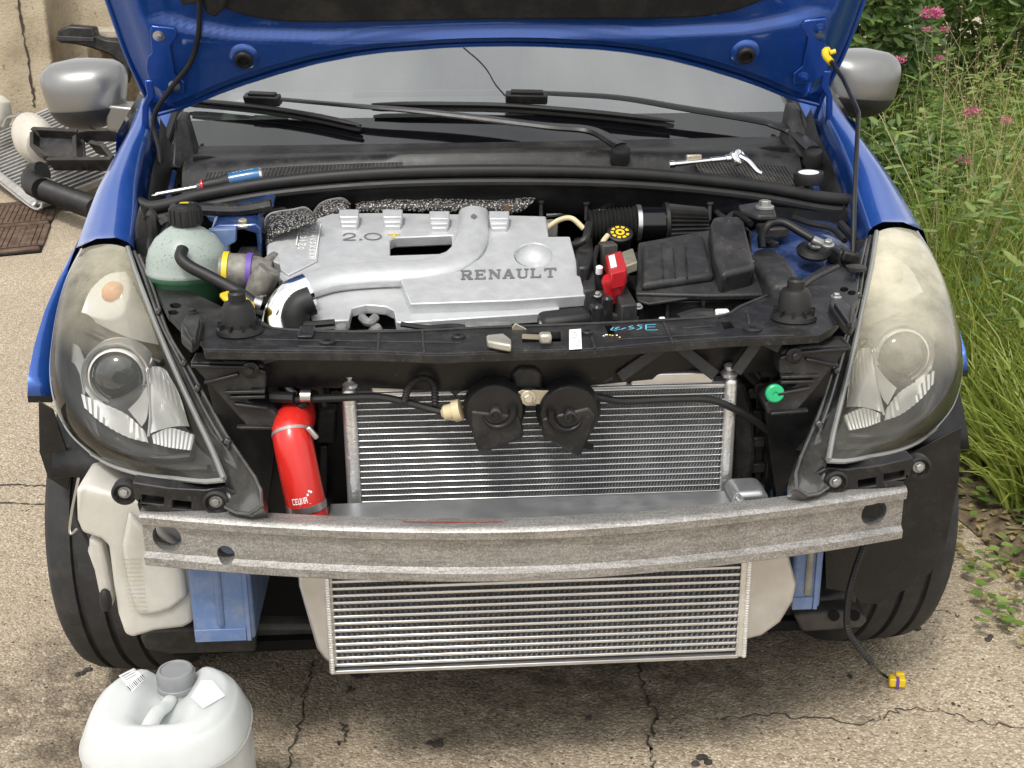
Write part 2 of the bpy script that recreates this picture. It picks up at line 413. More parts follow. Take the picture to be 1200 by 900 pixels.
for (px, py, r_) in [(1075, 734, .014), (422, 790, .012), (412, 808, .007), (822, 893, .012), (1160, 748, .009), (98, 788, .010), (998, 793, .006), (1120, 826, .005), (690, 842, .006), (515, 870, .01), (505, 872, .007)]:
    p = at(px, py, Z=0)
    for k in range(4):
        crumb.lathe([(r_*.3, r_*.55), (r_*.6, r_*.3), (r_*.7, 0)], p+V((random.uniform(-1, 1)*r_, random.uniform(-1, 1)*r_, 0)), (random.uniform(-.3, .3), random.uniform(-.3, .3), 1), 6)
for k in range(700):
    p = at(random.uniform(0, 1250), random.uniform(560, 910), Z=0); r_ = random.uniform(.0015, .004)
    crumb.lathe([(r_*.3, r_*.5), (r_*.8, 0)], p, (0, 0, 1), 5)
cr_ = crumb.build('dirt_crumbs', K['dirtlump'], smooth=0); cr_['kind'] = 'stuff'; tag(cr_, 'small dark crumbs of dirt scattered over the concrete', 'dirt')

# soil verge along the plants
g = N('verge_soil'); c = g.ramp(g.noise(28, 7, .7), [(.3, (.05, .035, .02)), (.5, (.16, .115, .07)), (.7, (.28, .22, .14))])
g.set(Base_Color=c, Roughness=.95); g.bump(g.noise(60, 6, .7), .9, .01); K['soil'] = g.m
edge = []
for i in range(60):
    y = -.6+i*.16
    edge.append(V((1.10+.05*noise.noise(V((y*2.3, 0, 0)))+.035*noise.noise(V((y*9, 3, 0)))+max(0, 1.0-y)*.12, y, .004)))
MB().loft([[p, V((p.x+.10, p.y, .03)), V((p.x+.5, p.y, .09)), V((p.x+6, p.y, .35))] for p in edge]).build('soil_verge', K['soil'], smooth=60)['kind'] = 'structure'
def soilz(x, y):
    e = 1.12+max(0, 1-y)*.12
    d = max(0, x-e); return interp(d, [(0, .01), (.1, .03), (.5, .09), (6, .35)])

# ------------------------------------------------------------------ plants
def leafmat(name, a, b, c3, trans=.35):
    g = N(name)
    at_ = g.n('ShaderNodeAttribute'); at_.attribute_name = 'tint'
    c = g.ramp(at_.outputs['Fac'], [(0., a), (.5, b), (1., c3)])
    g.set(Base_Color=c, Roughness=.5)
    tl = g.n('ShaderNodeBsdfTranslucent'); g.l(c, tl.inputs[0])
    mx = g.n('ShaderNodeMixShader'); mx.inputs[0].default_value = trans
    g.l(g.b.outputs[0], mx.inputs[1]); g.l(tl.outputs[0], mx.inputs[2]); g.l(mx.outputs[0], g.o.inputs[0]); return g.m
K['grass'] = leafmat('green_grass', (.075, .12, .015), (.21, .29, .04), (.42, .46, .11))
K['dry'] = leafmat('straw_grass', (.22, .17, .07), (.36, .30, .13), (.50, .45, .24))
K['leafdark'] = leafmat('shrub_leaf', (.03, .065, .014), (.08, .14, .028), (.21, .28, .075), .3)
K['leaflight'] = leafmat('weed_leaf', (.06, .115, .02), (.15, .24, .045), (.30, .37, .11))
K['pink'] = leafmat('pink_petals', (.45, .05, .16), (.62, .12, .27), (.75, .28, .42), .3)
K['stem'] = pbr('green_stem', (.12, .15, .05), .6, var=.3)
K['bark'] = pbr('twig_bark', (.07, .055, .04), .8, var=.3)

class Leaves:
    def __init__(s): s.v = []; s.f = []; s.t = []
    def blade(s, p, d, ln, wd, droop, tint, seg=4):
        """grass blade: ribbon starting along d and drooping"""
        d = V(d).normalized(); sd_ = d.cross(V((random.uniform(-1, 1), random.uniform(-1, 1), .2))).normalized()
        q = V(p); b0 = len(s.v); st_ = ln/seg
        for i in range(seg+1):
            w_ = wd*(1-(i/seg)**1.6)*.5+.0004
            s.v += [q-sd_*w_, q+sd_*w_]
            q = q+d*st_; d = (d+V((0, 0, -droop/seg))).normalized()
        for i in range(seg):
            a = b0+2*i; s.f.append((a, a+1, a+3, a+2)); s.t.append(min(1, max(0, tint+random.uniform(-.08, .08)+.15*i/seg)))
        return s.v[-2*seg:-1:2]
    def leaf(s, p, d, nrm, ln, wd, tint):
        d = V(d).normalized(); sd_ = d.cross(V(nrm)).normalized(); nn = sd_.cross(d); b0 = len(s.v); p = V(p)
        s.v += [p, p+d*ln*.35+sd_*wd*.5+nn*ln*.05, p+d*ln*.75+sd_*wd*.36+nn*ln*.03, p+d*ln, p+d*ln*.75-sd_*wd*.36+nn*ln*.03, p+d*ln*.35-sd_*wd*.5+nn*ln*.05, p+d*ln*.5-nn*ln*.04]
        for f in ((0, 1, 6), (1, 2, 6), (2, 3, 6), (3, 4, 6), (4, 5, 6), (5, 0, 6)):
            s.f.append(tuple(b0+i for i in f)); s.t.append(min(1, max(0, tint)))
    def build(s, name, m, parent=None):
        me = bpy.data.meshes.new(name); me.from_pydata(s.v, [], s.f); me.materials.append(m)
        a = me.attributes.new('tint', 'FLOAT', 'FACE'); a.data.foreach_set('value', s.t)
        o = bpy.data.objects.new(name, me); COL.objects.link(o)
        if parent is not None: put(o, parent)
        return o
def rdir(zlo=-.2, zhi=1):
    a = random.uniform(0, 2*math.pi); return V((math.cos(a), math.sin(a), random.uniform(zlo, zhi))).normalized()
random.seed(21)
L1 = Leaves(); L2 = Leaves()
def clump(x, y, n, hgt, spread, L, tint, wd=.008, lean=.5):
    z = soilz(x, y)
    for k in range(n):
        a = random.uniform(0, 2*math.pi); rr = random.uniform(0, spread)
        p = V((x+math.cos(a)*rr, y+math.sin(a)*rr, z-.02))
        d = V((math.cos(a)*lean*random.uniform(.2, 1), math.sin(a)*lean*random.uniform(.2, 1), 1))
        tips = L.blade(p, d, hgt*random.uniform(.55, 1.15), wd*random.uniform(.6, 1.3), random.uniform(.5, 1.7), tint+random.uniform(-.3, .3))
        if L is L2 and k % 2 == 0:
            for j in range(9):
                q = tips[-2].lerp(tips[-1], j/9) if j > 3 else tips[-3].lerp(tips[-2], .5+j/8)
                L.leaf(q, rdir(.0, 1.0), rdir(), .013, .005, random.uniform(.4, 1))
for k in range(430):        # lush clumps beside the car
    y = random.uniform(.30, 2.6); x = 1.24+max(0, 1.3-y)*.22+random.random()**1.3*.9
    clump(x, y, 42, random.uniform(.26, .46), .06, L1, random.uniform(.35, .75))
for k in range(420):
    y = random.uniform(2.2, 6.5); x = 1.25+random.random()**1.2*3.0
    clump(x, y, 30, random.uniform(.4, .7), .09, L1, random.uniform(.3, .7), .007)
for k in range(340):        # seeded dry stalks
    y = random.uniform(1.5, 6); x = 1.35+random.random()*2.4
    clump(x, y, 5, random.uniform(.5, 1.0), .1, L2, random.uniform(.3, .8), .0045, .35)
o = L2.build('dry_grass', K['dry']); o['kind'] = 'stuff'; tag(o, 'pale straw stalks standing among the green grass', 'grass')

U_ = Leaves()
for k in range(2600):
    y = random.uniform(1.3, 5.5); x = 1.32+random.random()**1.2*2.6; z = soilz(x, y)+random.uniform(.02, .55)
    base = V((x, y, z)); a = random.uniform(0, 6.28); tt = random.uniform(.1, .9)
    for j in range(5):
        U_.leaf(base+V((0, 0, j*.018)), V((math.cos(a+j*2.4), math.sin(a+j*2.4), random.uniform(-.2, .5))), (random.uniform(-.3, .3), random.uniform(-.5, .1), 1), random.uniform(.03, .085), random.uniform(.012, .026), tt+random.uniform(-.15, .15))
o = U_.build('undergrowth', K['leaflight']); o['kind'] = 'stuff'; tag(o, 'leafy undergrowth mixed into the long grass of the verge', 'undergrowth')
for k in range(240):
    y = random.uniform(.95, 2.2); x = 1.2+max(0, 1.3-y)*.16+random.random()*.5
    clump(x, y, 30, random.uniform(.2, .4), .05, L1, random.uniform(.5, .95), .008, .8)
o = L1.build('long_grass', K['grass']); o['kind'] = 'stuff'; tag(o, 'long green grass filling the verge beside the blue car', 'grass')
def shrub(name, label, x, y, h, rad, n, m, ln=.055, blobs=9, tbase=.45, cat='shrub'):
    t = thing(name, (x, y, soilz(x, y)), label, cat, 'shrubs behind the grass'); L = Leaves(); st_ = MB(); z0 = soilz(x, y)
    cs = []
    for k in range(blobs):
        a = random.uniform(0, 2*math.pi); rr = rad*math.sqrt(random.random())*.75
        cs.append((V((x+math.cos(a)*rr, y+math.sin(a)*rr, z0+h*random.uniform(.25, .85))), rad*random.uniform(.3, .5), random.uniform(-.18, .18)))
        st_.tube(smooth_path([V((x+random.uniform(-.05, .05), y+random.uniform(-.05, .05), z0-.05)), V((x+math.cos(a)*rr*.5, y+math.sin(a)*rr*.5, z0+h*.3)), cs[-1][0]], 3), [.012, .011, .010, .009, .007, .006, .004], 5)
    for k in range(n):
        c0, r0, tt = random.choice(cs); d = rdir(-1, 1)
        p = c0+d*r0*random.uniform(.55, 1.05)
        nr = (d+rdir(-1, 1)*.8).normalized()
        L.leaf(p, (d*.6+rdir(-.8, .5)).normalized(), nr, ln*random.uniform(.6, 1.3), ln*.45*random.uniform(.7, 1.2), tbase+tt+random.uniform(-.25, .3))
    L.build('crown', m, t); st_.build('stems', K['bark'], t)
    return t
random.seed(5)
shrub('leafy_shrub', 'dark glossy shrub behind the right door mirror', 1.75, 4.3, 1.25, .75, 4200, K['leafdark'], .07, 12)
shrub('leafy_shrub', 'tall dark shrub at the top edge left of the pink flowers', 1.35, 5.4, 1.7, .8, 4200, K['leafdark'], .075, 12)
shrub('leafy_shrub', 'pale green shrub rising in the far right corner', 3.0, 5.2, 1.7, .9, 4200, K['leaflight'], .07, 12, .3)
shrub('leafy_shrub', 'mid green shrub behind the seeded grass in the middle', 2.3, 5.0, 1.5, .85, 4200, K['leaflight'], .065, 12, .25)
shrub('leafy_shrub', 'low dark weeds growing close behind the blue wing', 1.5, 2.9, .65, .4, 1600, K['leafdark'], .06, 8)
shrub('leafy_shrub', 'dark shrub filling the background past the flowers', 2.0, 6.6, 2.0, 1.3, 5000, K['leafdark'], .085, 14)
shrub('leafy_shrub', 'furthest dark shrub in the top right corner', 3.9, 7.0, 2.1, 1.3, 5000, K['leafdark'], .085, 14)
def valerian(px, py, Y, label, size=1.):
    size *= .72
    p = at(px, py, Y=Y); t = thing('flowering_plant', (p.x, p.y, soilz(p.x, p.y)), label, 'flower', 'pink flowers in the verge')
    L = Leaves(); G = Leaves(); base = V((p.x+random.uniform(-.1, .1), p.y+random.uniform(-.05, .1), soilz(p.x, p.y)-.02))
    path = smooth_path([base, base.lerp(p, .5)+V((random.uniform(-.03, .03), 0, .02)), p], 6)
    MB().tube(path, [.004-.002*i/len(path) for i in range(len(path))], 6).build('stem', K['stem'], t)
    for k in range(int(130*size)):
        d = rdir(-.4, 1); q = p+V((d.x*.030, d.y*.030, d.z*.020))*size*random.uniform(.5, 1)+V((random.choice((-.012, 0, .013)), 0, random.choice((-.008, .008, 0))))*size
        L.leaf(q, (d+rdir()*.5).normalized(), rdir(), .012*size, .009*size, random.random())
    L.build('flower_head', K['pink'], t)
    for i in range(3, len(path)-2, 2):
        for sg in (-1, 1):
            G = Leaves(); G.leaf(path[i], V((sg*random.uniform(.6, 1), random.uniform(-.7, .7), .35)), (0, 0, 1), .075, .026, random.uniform(.3, .8))
            G.build('leaf', K['leaflight'], t)
valerian(1092, 17, 3.6, 'largest pink flower head near the top edge above the verge', 1.5)
valerian(1086, 35, 3.5, 'small pink flower head just below the topmost one', .7)
valerian(1107, 35, 3.6, 'small bright pink flower right of the topmost flower head', .8)
valerian(1053, 71, 3.1, 'pink flower head beside the silver right mirror', .9)
valerian(1101, 68, 3.3, 'faint pink flower half hidden above the middle of the grass', .6)
valerian(1140, 132, 2.7, 'bright pink flower head over the tall grass, larger of the middle pair', 1.0)
valerian(1179, 142, 2.7, 'pink flower head closest to the right picture edge', .75)
valerian(1130, 188, 2.4, 'lowest pink flower head, a leaning double cluster', .85)
valerian(1038, 5, 4.2, 'tiny pink flower in the shrub at the top edge', .7)
# low leafy weeds on the soil
def weed(px, py, label, n=14, ln=.045):
    ln *= .68; n = int(n*1.1)
    p = at(px, py, Z=.02); t = thing('creeping_weed', p, label, 'weed', 'weeds on the bare soil'); L = Leaves()
    for k in range(n):
        a = random.uniform(0, 2*math.pi); rr = random.uniform(.01, .09)
        L.leaf(p+V((math.cos(a)*rr, math.sin(a)*rr, random.uniform(0, .05))), V((math.cos(a), math.sin(a), .15)), (random.uniform(-.3, .3), random.uniform(-.3, .3), 1), ln*random.uniform(.6, 1.2), ln*.75, random.uniform(.2, .9))
    L.build('leaves', K['leaflight'], t)
weed(1195, 605, 'leafy weed at the foot of the grass by the right edge', 26, .06)
weed(1190, 660, 'round leaved weed on the soil below the grass foot', 16)
weed(1178, 692, 'small weed on bare soil, lower of those at the right edge', 14)
weed(1196, 735, 'lowest leafy weed at the right picture edge', 14)
weed(1118, 620, 'pale fallen leaves right behind the black wheel', 8, .035)
weed(1150, 575, 'weed tuft beside the grass just past the headlight', 18, .05)
lit = Leaves(); random.seed(9)
for k in range(700):
    p = V((random.uniform(.98, 1.5), random.uniform(.45, 1.5), 0)); p.z = soilz(p.x, p.y)+.008
    lit.leaf(p, rdir(0, .1), (random.uniform(-.4, .4), random.uniform(-.4, .4), 1), random.uniform(.01, .04), .012, random.random())
o = lit.build('leaf_litter', K['dry']); o['kind'] = 'stuff'; tag(o, 'dry leaf litter on the soil beside the slab', 'leaf litter')

# ------------------------------------------------------------------ garden wall and the scrap pile
g = N('rough_render'); c = g.ramp(g.noise(4, 7, .7), [(.3, (.30, .245, .165)), (.55, (.44, .37, .26)), (.8, (.52, .45, .33))])
c = g.mix(g.ramp(g.noise(45, 3, .6), [(.62, 0.), (.7, .6)]), c, (.14, .11, .08)); g.set(Base_Color=c, Roughness=.95); g.bump(g.noise(60, 5, .7), .8, .01); K['render'] = g.m
K['stone'] = pbr('mossy_stone', (.16, .125, .075), .95, var=.5, dust=.5, dustc=(.32, .26, .17), dscale=14, bump=.9, bs=50)
K['stonelight'] = pbr('worn_step', (.36, .32, .25), .95, var=.3, dust=.4, dustc=(.12, .10, .06), dscale=20, bump=.8, bs=60)
wall = thing('garden_wall', (-2.0, 6.4, 0), 'weathered beige garden wall with a pilaster behind the scrap parts', 'wall')
def wbox(name, px0, px1, py0, py1, Y, dep, m):
    a = at(px0, py1, Y=Y); b = at(px1, py0, Y=Y)
    return MB().bx(a.x, b.x, Y, Y+dep, -.1 if py1 > 140 else a.z, b.z).build(name, m, wall, bevel=.015, smooth=40)
wbox('wall_panel', -160, 220, -260, 190, 6.6, .3, K['render'])
wbox('pilaster', 24, 110, -260, 196, 6.3, .295, K['render'])
wbox('pilaster', -150, 20, -260, 215, 6.05, .5, K['render'])
wbox('stone_block', 108, 420, -260, 26, 6.35, .24, K['stone'])
wbox('ledge', 104, 420, 31, 47, 6.1, .49, K['stonelight'])
wbox('stone_block', 112, 420, 49, 150, 6.25, .34, K['stone'])
ck = MB(); P = smooth_path(ats([(17, -20), (24, 15), (28, 45), (34, 75), (38, 105), (40, 125)], Y=6.045), 6)
for p in P: p.x += random.uniform(-.006, .006)
pc = MB().bx(P[0].x-.12, P[-1].x+.05, 6.06, 6.4, -.2, 2).build('pilaster', K['render'], wall, smooth=0)
MB().strip(P, [random.uniform(.006, .02) for _ in P], (0, -1, 0)).build('crack', K['crack'], wall, smooth=0, fix=False)

# drain grate let into the slab
K['rustgrate'] = pbr('brown_iron', (.095, .055, .035), .75, .2, var=.35, dust=.3, bump=.4)
dg = thing('drain_grate', at(20, 270, Z=0), 'rusty brown slotted drain grate in the concrete at the left edge', 'drain grate')
ga, gb, gc_ = at(-40, 300, Z=.006), at(45, 292, Z=.006), at(65, 236, Z=.006)
ex, ey = (gb-ga), (gc_-gb)
MB().prism([ga-ex*.05-ey*.05, gb+ex*.05-ey*.05, gb+ex*.05+ey*1.05, ga-ex*.05+ey*1.05], (0, 0, -.02)).build('pit', K['void'], dg)
for i in range(3):
    MB().bar(ga+ey*(i/2)-ex*.02, gb+ey*(i/2)+ex*.02, .05, .02).build('frame_bar', K['rustgrate'], dg, bevel=.004)
for i in range(13):
    for j in range(2):
        a = ga+ex*(i/12)+ey*(j/2+.06); MB().bar(a, a+ey*.40, .034, .016).build('grate_bar', K['rustgrate'], dg, bevel=.003)

# old radiator thrown against the wall
K['oldalu'] = pbr('dull_old_aluminium', (.50, .50, .49), .42, .7, var=.15, dust=.4, dustc=(.3, .27, .22), dscale=14)
K['oldfin'] = pbr('clogged_fins', (.10, .10, .098), .7, .3, var=.4, vs_=60)
D_, A_, B_ = at(47, 241, Z=.03), at(-42, 172, Z=.14), at(62, 128, Y=5.75)
C_ = D_+(B_-A_); C_ = D_+(C_-D_)*1.25; B_ = A_+(B_-A_)*1.25
orad = thing('old_radiator', D_, 'scrapped aluminium radiator leaning on the beige wall', 'radiator')
nrm = (A_-D_).cross(C_-D_).normalized()
if nrm.y > 0: nrm = -nrm
MB().prism([D_, A_, B_, C_], -nrm*.02).build('core', K['oldfin'], orad)
e1, e2 = A_-D_, C_-D_
nt_ = 24
for i in range(nt_):
    p = D_+e1*((i+.5)/nt_)+nrm*.003; MB().bar(p+e2*.02, p+e2*.98, .013, .010, nrm).build('tube', K['oldalu'], orad, smooth=0)
MB().bar(D_-e2*.02, A_-e2*.02, .05, .05, nrm).build('end_tank', K['oldalu'], orad, bevel=.012)
MB().bar(C_+e2*.02, B_+e2*.02, .05, .05, nrm).build('end_tank', K['oldalu'], orad, bevel=.012)
MB().bar(D_, C_, .02, .034, nrm).build('side_plate', K['oldalu'], orad, bevel=.003)
MB().bar(A_, B_, .02, .034, nrm).build('side_plate', K['oldalu'], orad, bevel=.003)
MB().tube(smooth_path([D_+e1*.9-e2*.06+nrm*.02, D_+e1*.3-e2*.06+nrm*.02, D_-e2*.05-e1*.06+nrm*.02, D_+e2*.05-e1*.05+nrm*.05], 5), .009, 8).build('pipe', K['steel'], orad)
PR = (D_+nrm*.02, nrm)
def up_(pts, off): return [at(x, y, pl=(D_+nrm*off, nrm)) for x, y in pts]
# scrap bottle
a, b = up_([(22, 143), (64, 190)], .07)
c0 = a.lerp(b, .55); ax = (a-b).normalized()
sbt = thing('scrap_bottle', c0, 'dirty white plastic bottle lying on the old radiator', 'bottle')
MB().lathe([(.01, -.22), (.09, -.20), (.12, -.12), (.125, -.02), (.11, .06), (.07, .11), (.038, .13), (.035, .19), (.04, .2), (.04, .225)], c0+nrm*.05, ax, 20, 1, .8).build('body', K['scrapwhite'], sbt)
# scrap black brackets
sbk = thing('scrap_bracket', up_([(80, 180)], .1)[0], 'broken black plastic bracket lying across the old radiator', 'bracket')
MB().prism(up_([(42, 160), (50, 156), (97, 158), (99, 190), (88, 193), (60, 188), (42, 178)], .20), -nrm*.02).build('tray', K['plastic_grey'], sbk, bevel=.006)
for q in ([(42, 160), (42, 176), (60, 187), (91, 190)], [(42, 156), (95, 159)], [(92, 165), (93, 192)], [(97, 160), (110, 158), (136, 158)], [(110, 172), (125, 176), (136, 190)], [(60, 192), (100, 192), (135, 192)]):
    P = up_(q, .215)
    for a, b in zip(P, P[1:]): MB().bar(a, b, .022, .07, nrm).build('rib', K['plastic'], sbk, bevel=.004)
sb2 = thing('scrap_duct', at(110, 60, Y=6.0), 'black plastic duct piece lying on the stone ledge', 'duct')
MB().prism(ats([(66, 37), (80, 30), (110, 32), (112, 42), (124, 46), (152, 50), (154, 76), (148, 100), (145, 78), (128, 64), (105, 56), (88, 52), (68, 50)], Y=6.02), (0, .10, 0)).build('shell', K['plastic'], sb2, bevel=.012)
MB().prism(ats([(66, 42), (110, 44), (110, 49), (66, 48)], Y=6.0), (0, .03, 0)).build('rim', K['plastic_grey'], sb2, bevel=.004)
# rubber intake hose
sh = thing('scrap_hose', up_([(60, 220)], .1)[0], 'black ribbed intake hose with elbow in front of the old radiator', 'hose')
P = smooth_path(up_([(50, 202), (40, 206), (39, 216), (50, 222)], .14), 6); MB().tube(P, .055, 14).build('elbow', K['rubber'], sh)
P = up_([(50, 222), (112, 244)], .12); n_ = 22
MB().tube([P[0].lerp(P[1], i/(n_*2)) for i in range(n_*2+1)], [.055 if i % 2 else .045 for i in range(n_*2+1)], 14).build('bellows', K['rubber'], sh)
MB().tube([P[0].lerp(P[1], .02), P[0].lerp(P[1], .07)], .061, 16).build('clamp', K['steel'], sh)
sw = thing('scrap_rag', up_([(4, 130)], .2)[0], 'pale plastic offcut with a bent wire at the left picture edge', 'offcut')
MB().lathe([(.01, -.1), (.07, -.06), (.085, 0), (.06, .08), (.02, .1)], at(-4, 133, Y=5.55), (.3, 0, 1), 12).build('offcut', K['scrapwhite'], sw)
MB().tube(smooth_path(ats([(2, 148), (8, 138), (18, 136), (23, 131)], Y=5.5), 5), .008, 6).build('wire', K['steel'], sw)
# ================================================================== THE CAR
car = thing('car', (0, 1.8, 0), 'blue hatchback with its bonnet open and front bumper stripped off', 'car')
B = K['blue']

# ---- bonnet, propped open (hinged at the scuttle)
HA = R(62); H0 = V((0, 1.10, .965)); HU = V((0, -math.cos(HA), math.sin(HA))); HN = V((0, -math.sin(HA), -math.cos(HA)))   # HN: underside normal
PH = (H0, HN)
def hx(px, py):
    p = at(px, py, pl=PH); d = p-H0; return d.x, d.dot(HU)
def hp(x, s, h=0): return H0+V((x, 0, 0))+HU*s+HN*h
arch = [hx(*q) for q in ((186, 133), (215, 128), (260, 108), (330, 85), (420, 64), (520, 54), (600, 52), (700, 55), (780, 66), (860, 90), (910, 110), (955, 126))]
# bonnet is symmetric: average the two halves
hw = (arch[-1][0]-arch[0][0])/2; hcx = (arch[-1][0]+arch[0][0])/2
tabl = [(x-hcx, s) for x, s in arch]
def s_edge(u):                       # rear edge of the bonnet, u in -1..1
    x = abs(u)*hw; return .5*(interp(-x, tabl)+interp(x, tabl))
HL = .98                             # bonnet length
def half_w(s): return interp(s, [(-.1, hw), (.0, hw+.004), (.15, hw+.035), (.35, hw+.055), (.6, hw+.045), (.8, hw-.02), (.92, hw-.14), (HL, hw-.34)])
def s_nose(u): return HL-.10*abs(u)**2-.25*max(0, abs(u)-.55)
ridge = [(-1, .24), (-.88, .235), (-.82, .215), (-.70, .196), (-.45, .188), (0, .194), (.45, .188), (.70, .196), (.82, .215), (.88, .235), (1, .24)]
hood = thing_part = None
NU = 96
def hood_h(u, s, se):
    """relief of the pressed inner panel"""
    d = s-se; a = abs(u)
    h = -.012+.020*min(1, max(0, (d-.010)/.012))
    # pressed step that carries the highlight
    sr = interp(u, ridge)
    t = min(1, max(0, (s-sr)/.018)); t = t*t*(3-2*t)
    h -= .016*t*(1 if a < .86 else max(0, (.92-a)/.06) if a < .92 else 0)
    # edge flange at the sides
    e = (1-a)*hw
    h -= .020*(1-min(1, max(0, (e-.022)/.012)))
    return h
cols = []
for i in range(NU+1):
    u = -1+2*i/NU; se = s_edge(u); sn = s_nose(u)
    ss = [se, se+.006, se+.010, se+.016, se+.022, se+.03, se+.04]
    k0 = se+.05
    ss += [k0+(.29-k0)*j/26 for j in range(27)] + [.32, .4, .5, .6, .7, .8, .86]
    ss = [s for s in ss if s < sn-.04]
    while len(ss) < 41: ss.append(ss[-1]+(sn-ss[-1])*.5 if ss[-1] < sn-.001 else sn)
    cols.append([hp(hcx+u*half_w(s), s, hood_h(u, s, se)) for s in ss[:41]])
inner = MB().loft(cols)
hood = inner.build('bonnet', B, car, smooth=50, label='raised bonnet seen from below')
# outer skin with hemmed rim
oc = []
for i in range(NU+1):
    u = -1+2*i/NU; se = s_edge(u)-.012; sn = s_nose(u)+.012; row = []
    for j in range(25):
        s = se+(sn-se)*(j/24); crown = .05*(1-u*u)*.6+.02*math.sin(math.pi*j/24)
        row.append(hp(hcx+u*(half_w(s)+.012), s, -.022-crown))
    row = [hp(hcx+u*(half_w(se)+.010), se, -.014)]+row+[hp(hcx+u*(half_w(sn)+.010), sn, -.014)]
    oc.append(row)
MB().loft(oc).build('outer_skin', B, hood, smooth=50)
rim = [hp(hcx-(half_w(s)+.006), s, -.014) for s in [.75-.05*k for k in range(16)]]
def hem(u0, u1, n): return [hp(hcx+lerp(u0, u1, k/n)*(half_w(0)+.008), s_edge(lerp(u0, u1, k/n))-.008, -.013) for k in range(n+1)]
MB().tube(hem(-1, 1, 80), .0045, 8).build('hem', B, hood)
for sg in (-1, 1):
    MB().tube([hp(hcx+sg*(half_w(s)+.008), s, -.014) for s in [-.03+.05*k for k in range(17)]], .005, 8).build('hem', B, hood)
# insulation pad
pad = [(u, interp(abs(u), [(0, .236), (.45, .233), (.60, .236), (.70, .25), (.78, .275), (.82, .32)])) for u in [-.82+1.64*k/40 for k in range(41)]]
pl_ = [hp(hcx+u*hw, s, .0) for u, s in pad]+[hp(hcx+u*hw, .80, .0) for u in (.62, -.62)]
K['pad'] = pbr('black_felt', (.010, .010, .010), .95, var=.3, bump=.5, bs=200, dust=.1)
MB().prism(pl_, HN*.012).build('insulation_pad', K['pad'], hood, bevel=.006, seg=3)
def hpx(pts, off): return [at(x, y, pl=(H0+HN*off, HN)) for x, y in pts]
MB().prism(hpx([(208, -12), (268, -6), (263, 12), (252, 22), (240, 16), (238, 4), (212, 8)], .024), -HN*.022).build('pad_corner', K['pad'], hood, bevel=.006)
# rubber buffers
for px, py in ((286, 66), (873, 61)):
    p = at(px, py, pl=(H0+HN*.008, HN))
    MB().lathe([(.030, -.006), (.030, .002), (.026, .007), (.020, .009)], p, HN, 28).build('buffer_seat', B, hood)
    MB().lathe([(.019, .004), (.019, .014), (.016, .018), (.012, .019), (.011, .010), (.004, .010)], p, HN, 24).build('buffer', K['rubber'], hood)
# hinge plates
HPL = [(939, 32), (943, 25), (968, 22), (970, 27), (967, 52), (972, 58), (973, 70), (967, 88), (955, 95), (944, 99), (930, 99), (930, 87), (941, 78), (947, 45)]
hR = hpx(HPL, .016); hc3 = H0+V((hcx, 0, 0))
def mir(p): return V((2*hcx-p.x, p.y, p.z))
for nm, pts in (('r', hR), ('l', [mir(p) for p in hR])):
    q = MB().prism(pts, -HN*.006).build('hinge_plate', B, hood, bevel=.0015)
    arm = hpx([(966, 84), (962, 101), (969, 113), (967, 150), (976, 152), (976, 113), (971, 100), (974, 84)], .018)
    if nm == 'l': arm = [mir(p) for p in arm]
    MB().prism(arm, -HN*.008).build('hinge_arm', B, hood, bevel=.002)
    for b in hpx([(960, 33), (941, 90)], .016):
        if nm == 'l': b = mir(b)
        MB().lathe([(.0115, 0), (.0115, .002), (.008, .003)], b, HN, 18).lathe([(.0065, .003), (.0065, .007), (.004, .0075)], b, HN, 6).build('hinge_bolt', K['steel'] if nm == 'l' else B, hood)
# washer hose down the left hinge
MB().tube(smooth_path([at(233, -10, pl=(H0+HN*.03, HN)), at(234, 20, pl=(H0+HN*.024, HN)), at(231, 50, pl=(H0+HN*.018, HN)), at(222, 75, pl=(H0+HN*.018, HN)), at(205, 97, pl=(H0+HN*.02, HN)), at(192, 115, pl=(H0+HN*.022, HN)), at(183, 130, pl=(H0+HN*.022, HN)), at(180, 150, Y=1.07), at(186, 175, Y=1.06), at(188, 195, Y=1.05)], 6), .0055, 8).build('washer_hose', K['rubber'], hood)

# ---- wings (left built, right mirrored)
# cross-sections from the scuttle to the headlamp: inner shut edge, bead, crown, shoulder, flank
WS = [  # Y, inner(px,py), bead, crown, shoulder, silhouette   (left wing as seen in the photograph)
    (1.22, (178, 118), (176, 116), (172, 114), (168, 116), (163, 122)),
    (1.10, (176, 150), (173, 147), (168, 145), (160, 146), (152, 151)),
    (1.00, (168, 178), (163, 175), (157, 172), (147, 172), (136, 180)),
    (.88, (162, 213), (157, 209), (148, 205), (134, 204), (117, 216)),
    (.76, (160, 250), (154, 246), (143, 243), (124, 242), (102, 254)),
    (.66, (157, 281), (151, 277), (139, 274), (116, 274), (92, 284)),
    (.635, (156, 290), (150, 285), (137, 281), (113, 281), (88, 291)),
]
def wing_sections():
    secs = []
    for (Y, a, b, c, d, e) in WS:
        A = at(*a, Y=Y); Bq = at(*b, Y=Y); Cq = at(*c, Y=Y); Dq = at(*d, Y=Y-.01); Eq = at(*e, Y=Y-.02)
        s = [A+V((.004, 0, -.035)), A+V((0, 0, -.012)), A, Bq+V((0, 0, .002)), Cq+V((0, 0, .004)), Dq+V((0, 0, .002)), Eq]
        # flank going down, rounding out
        s += [V((Eq.x-.022, Y, Eq.z-.04)), V((Eq.x-.036, Y, Eq.z-.10)), V((Eq.x-.044, Y, Eq.z-.18)), V((min(Eq.x-.046, -.81), Y, Eq.z-.26))]
        secs.append(s)
    return secs
ws = wing_sections()
fine = []
for k in range(len(ws[0])):
    fine.append(smooth_path([s[k] for s in ws], 4))
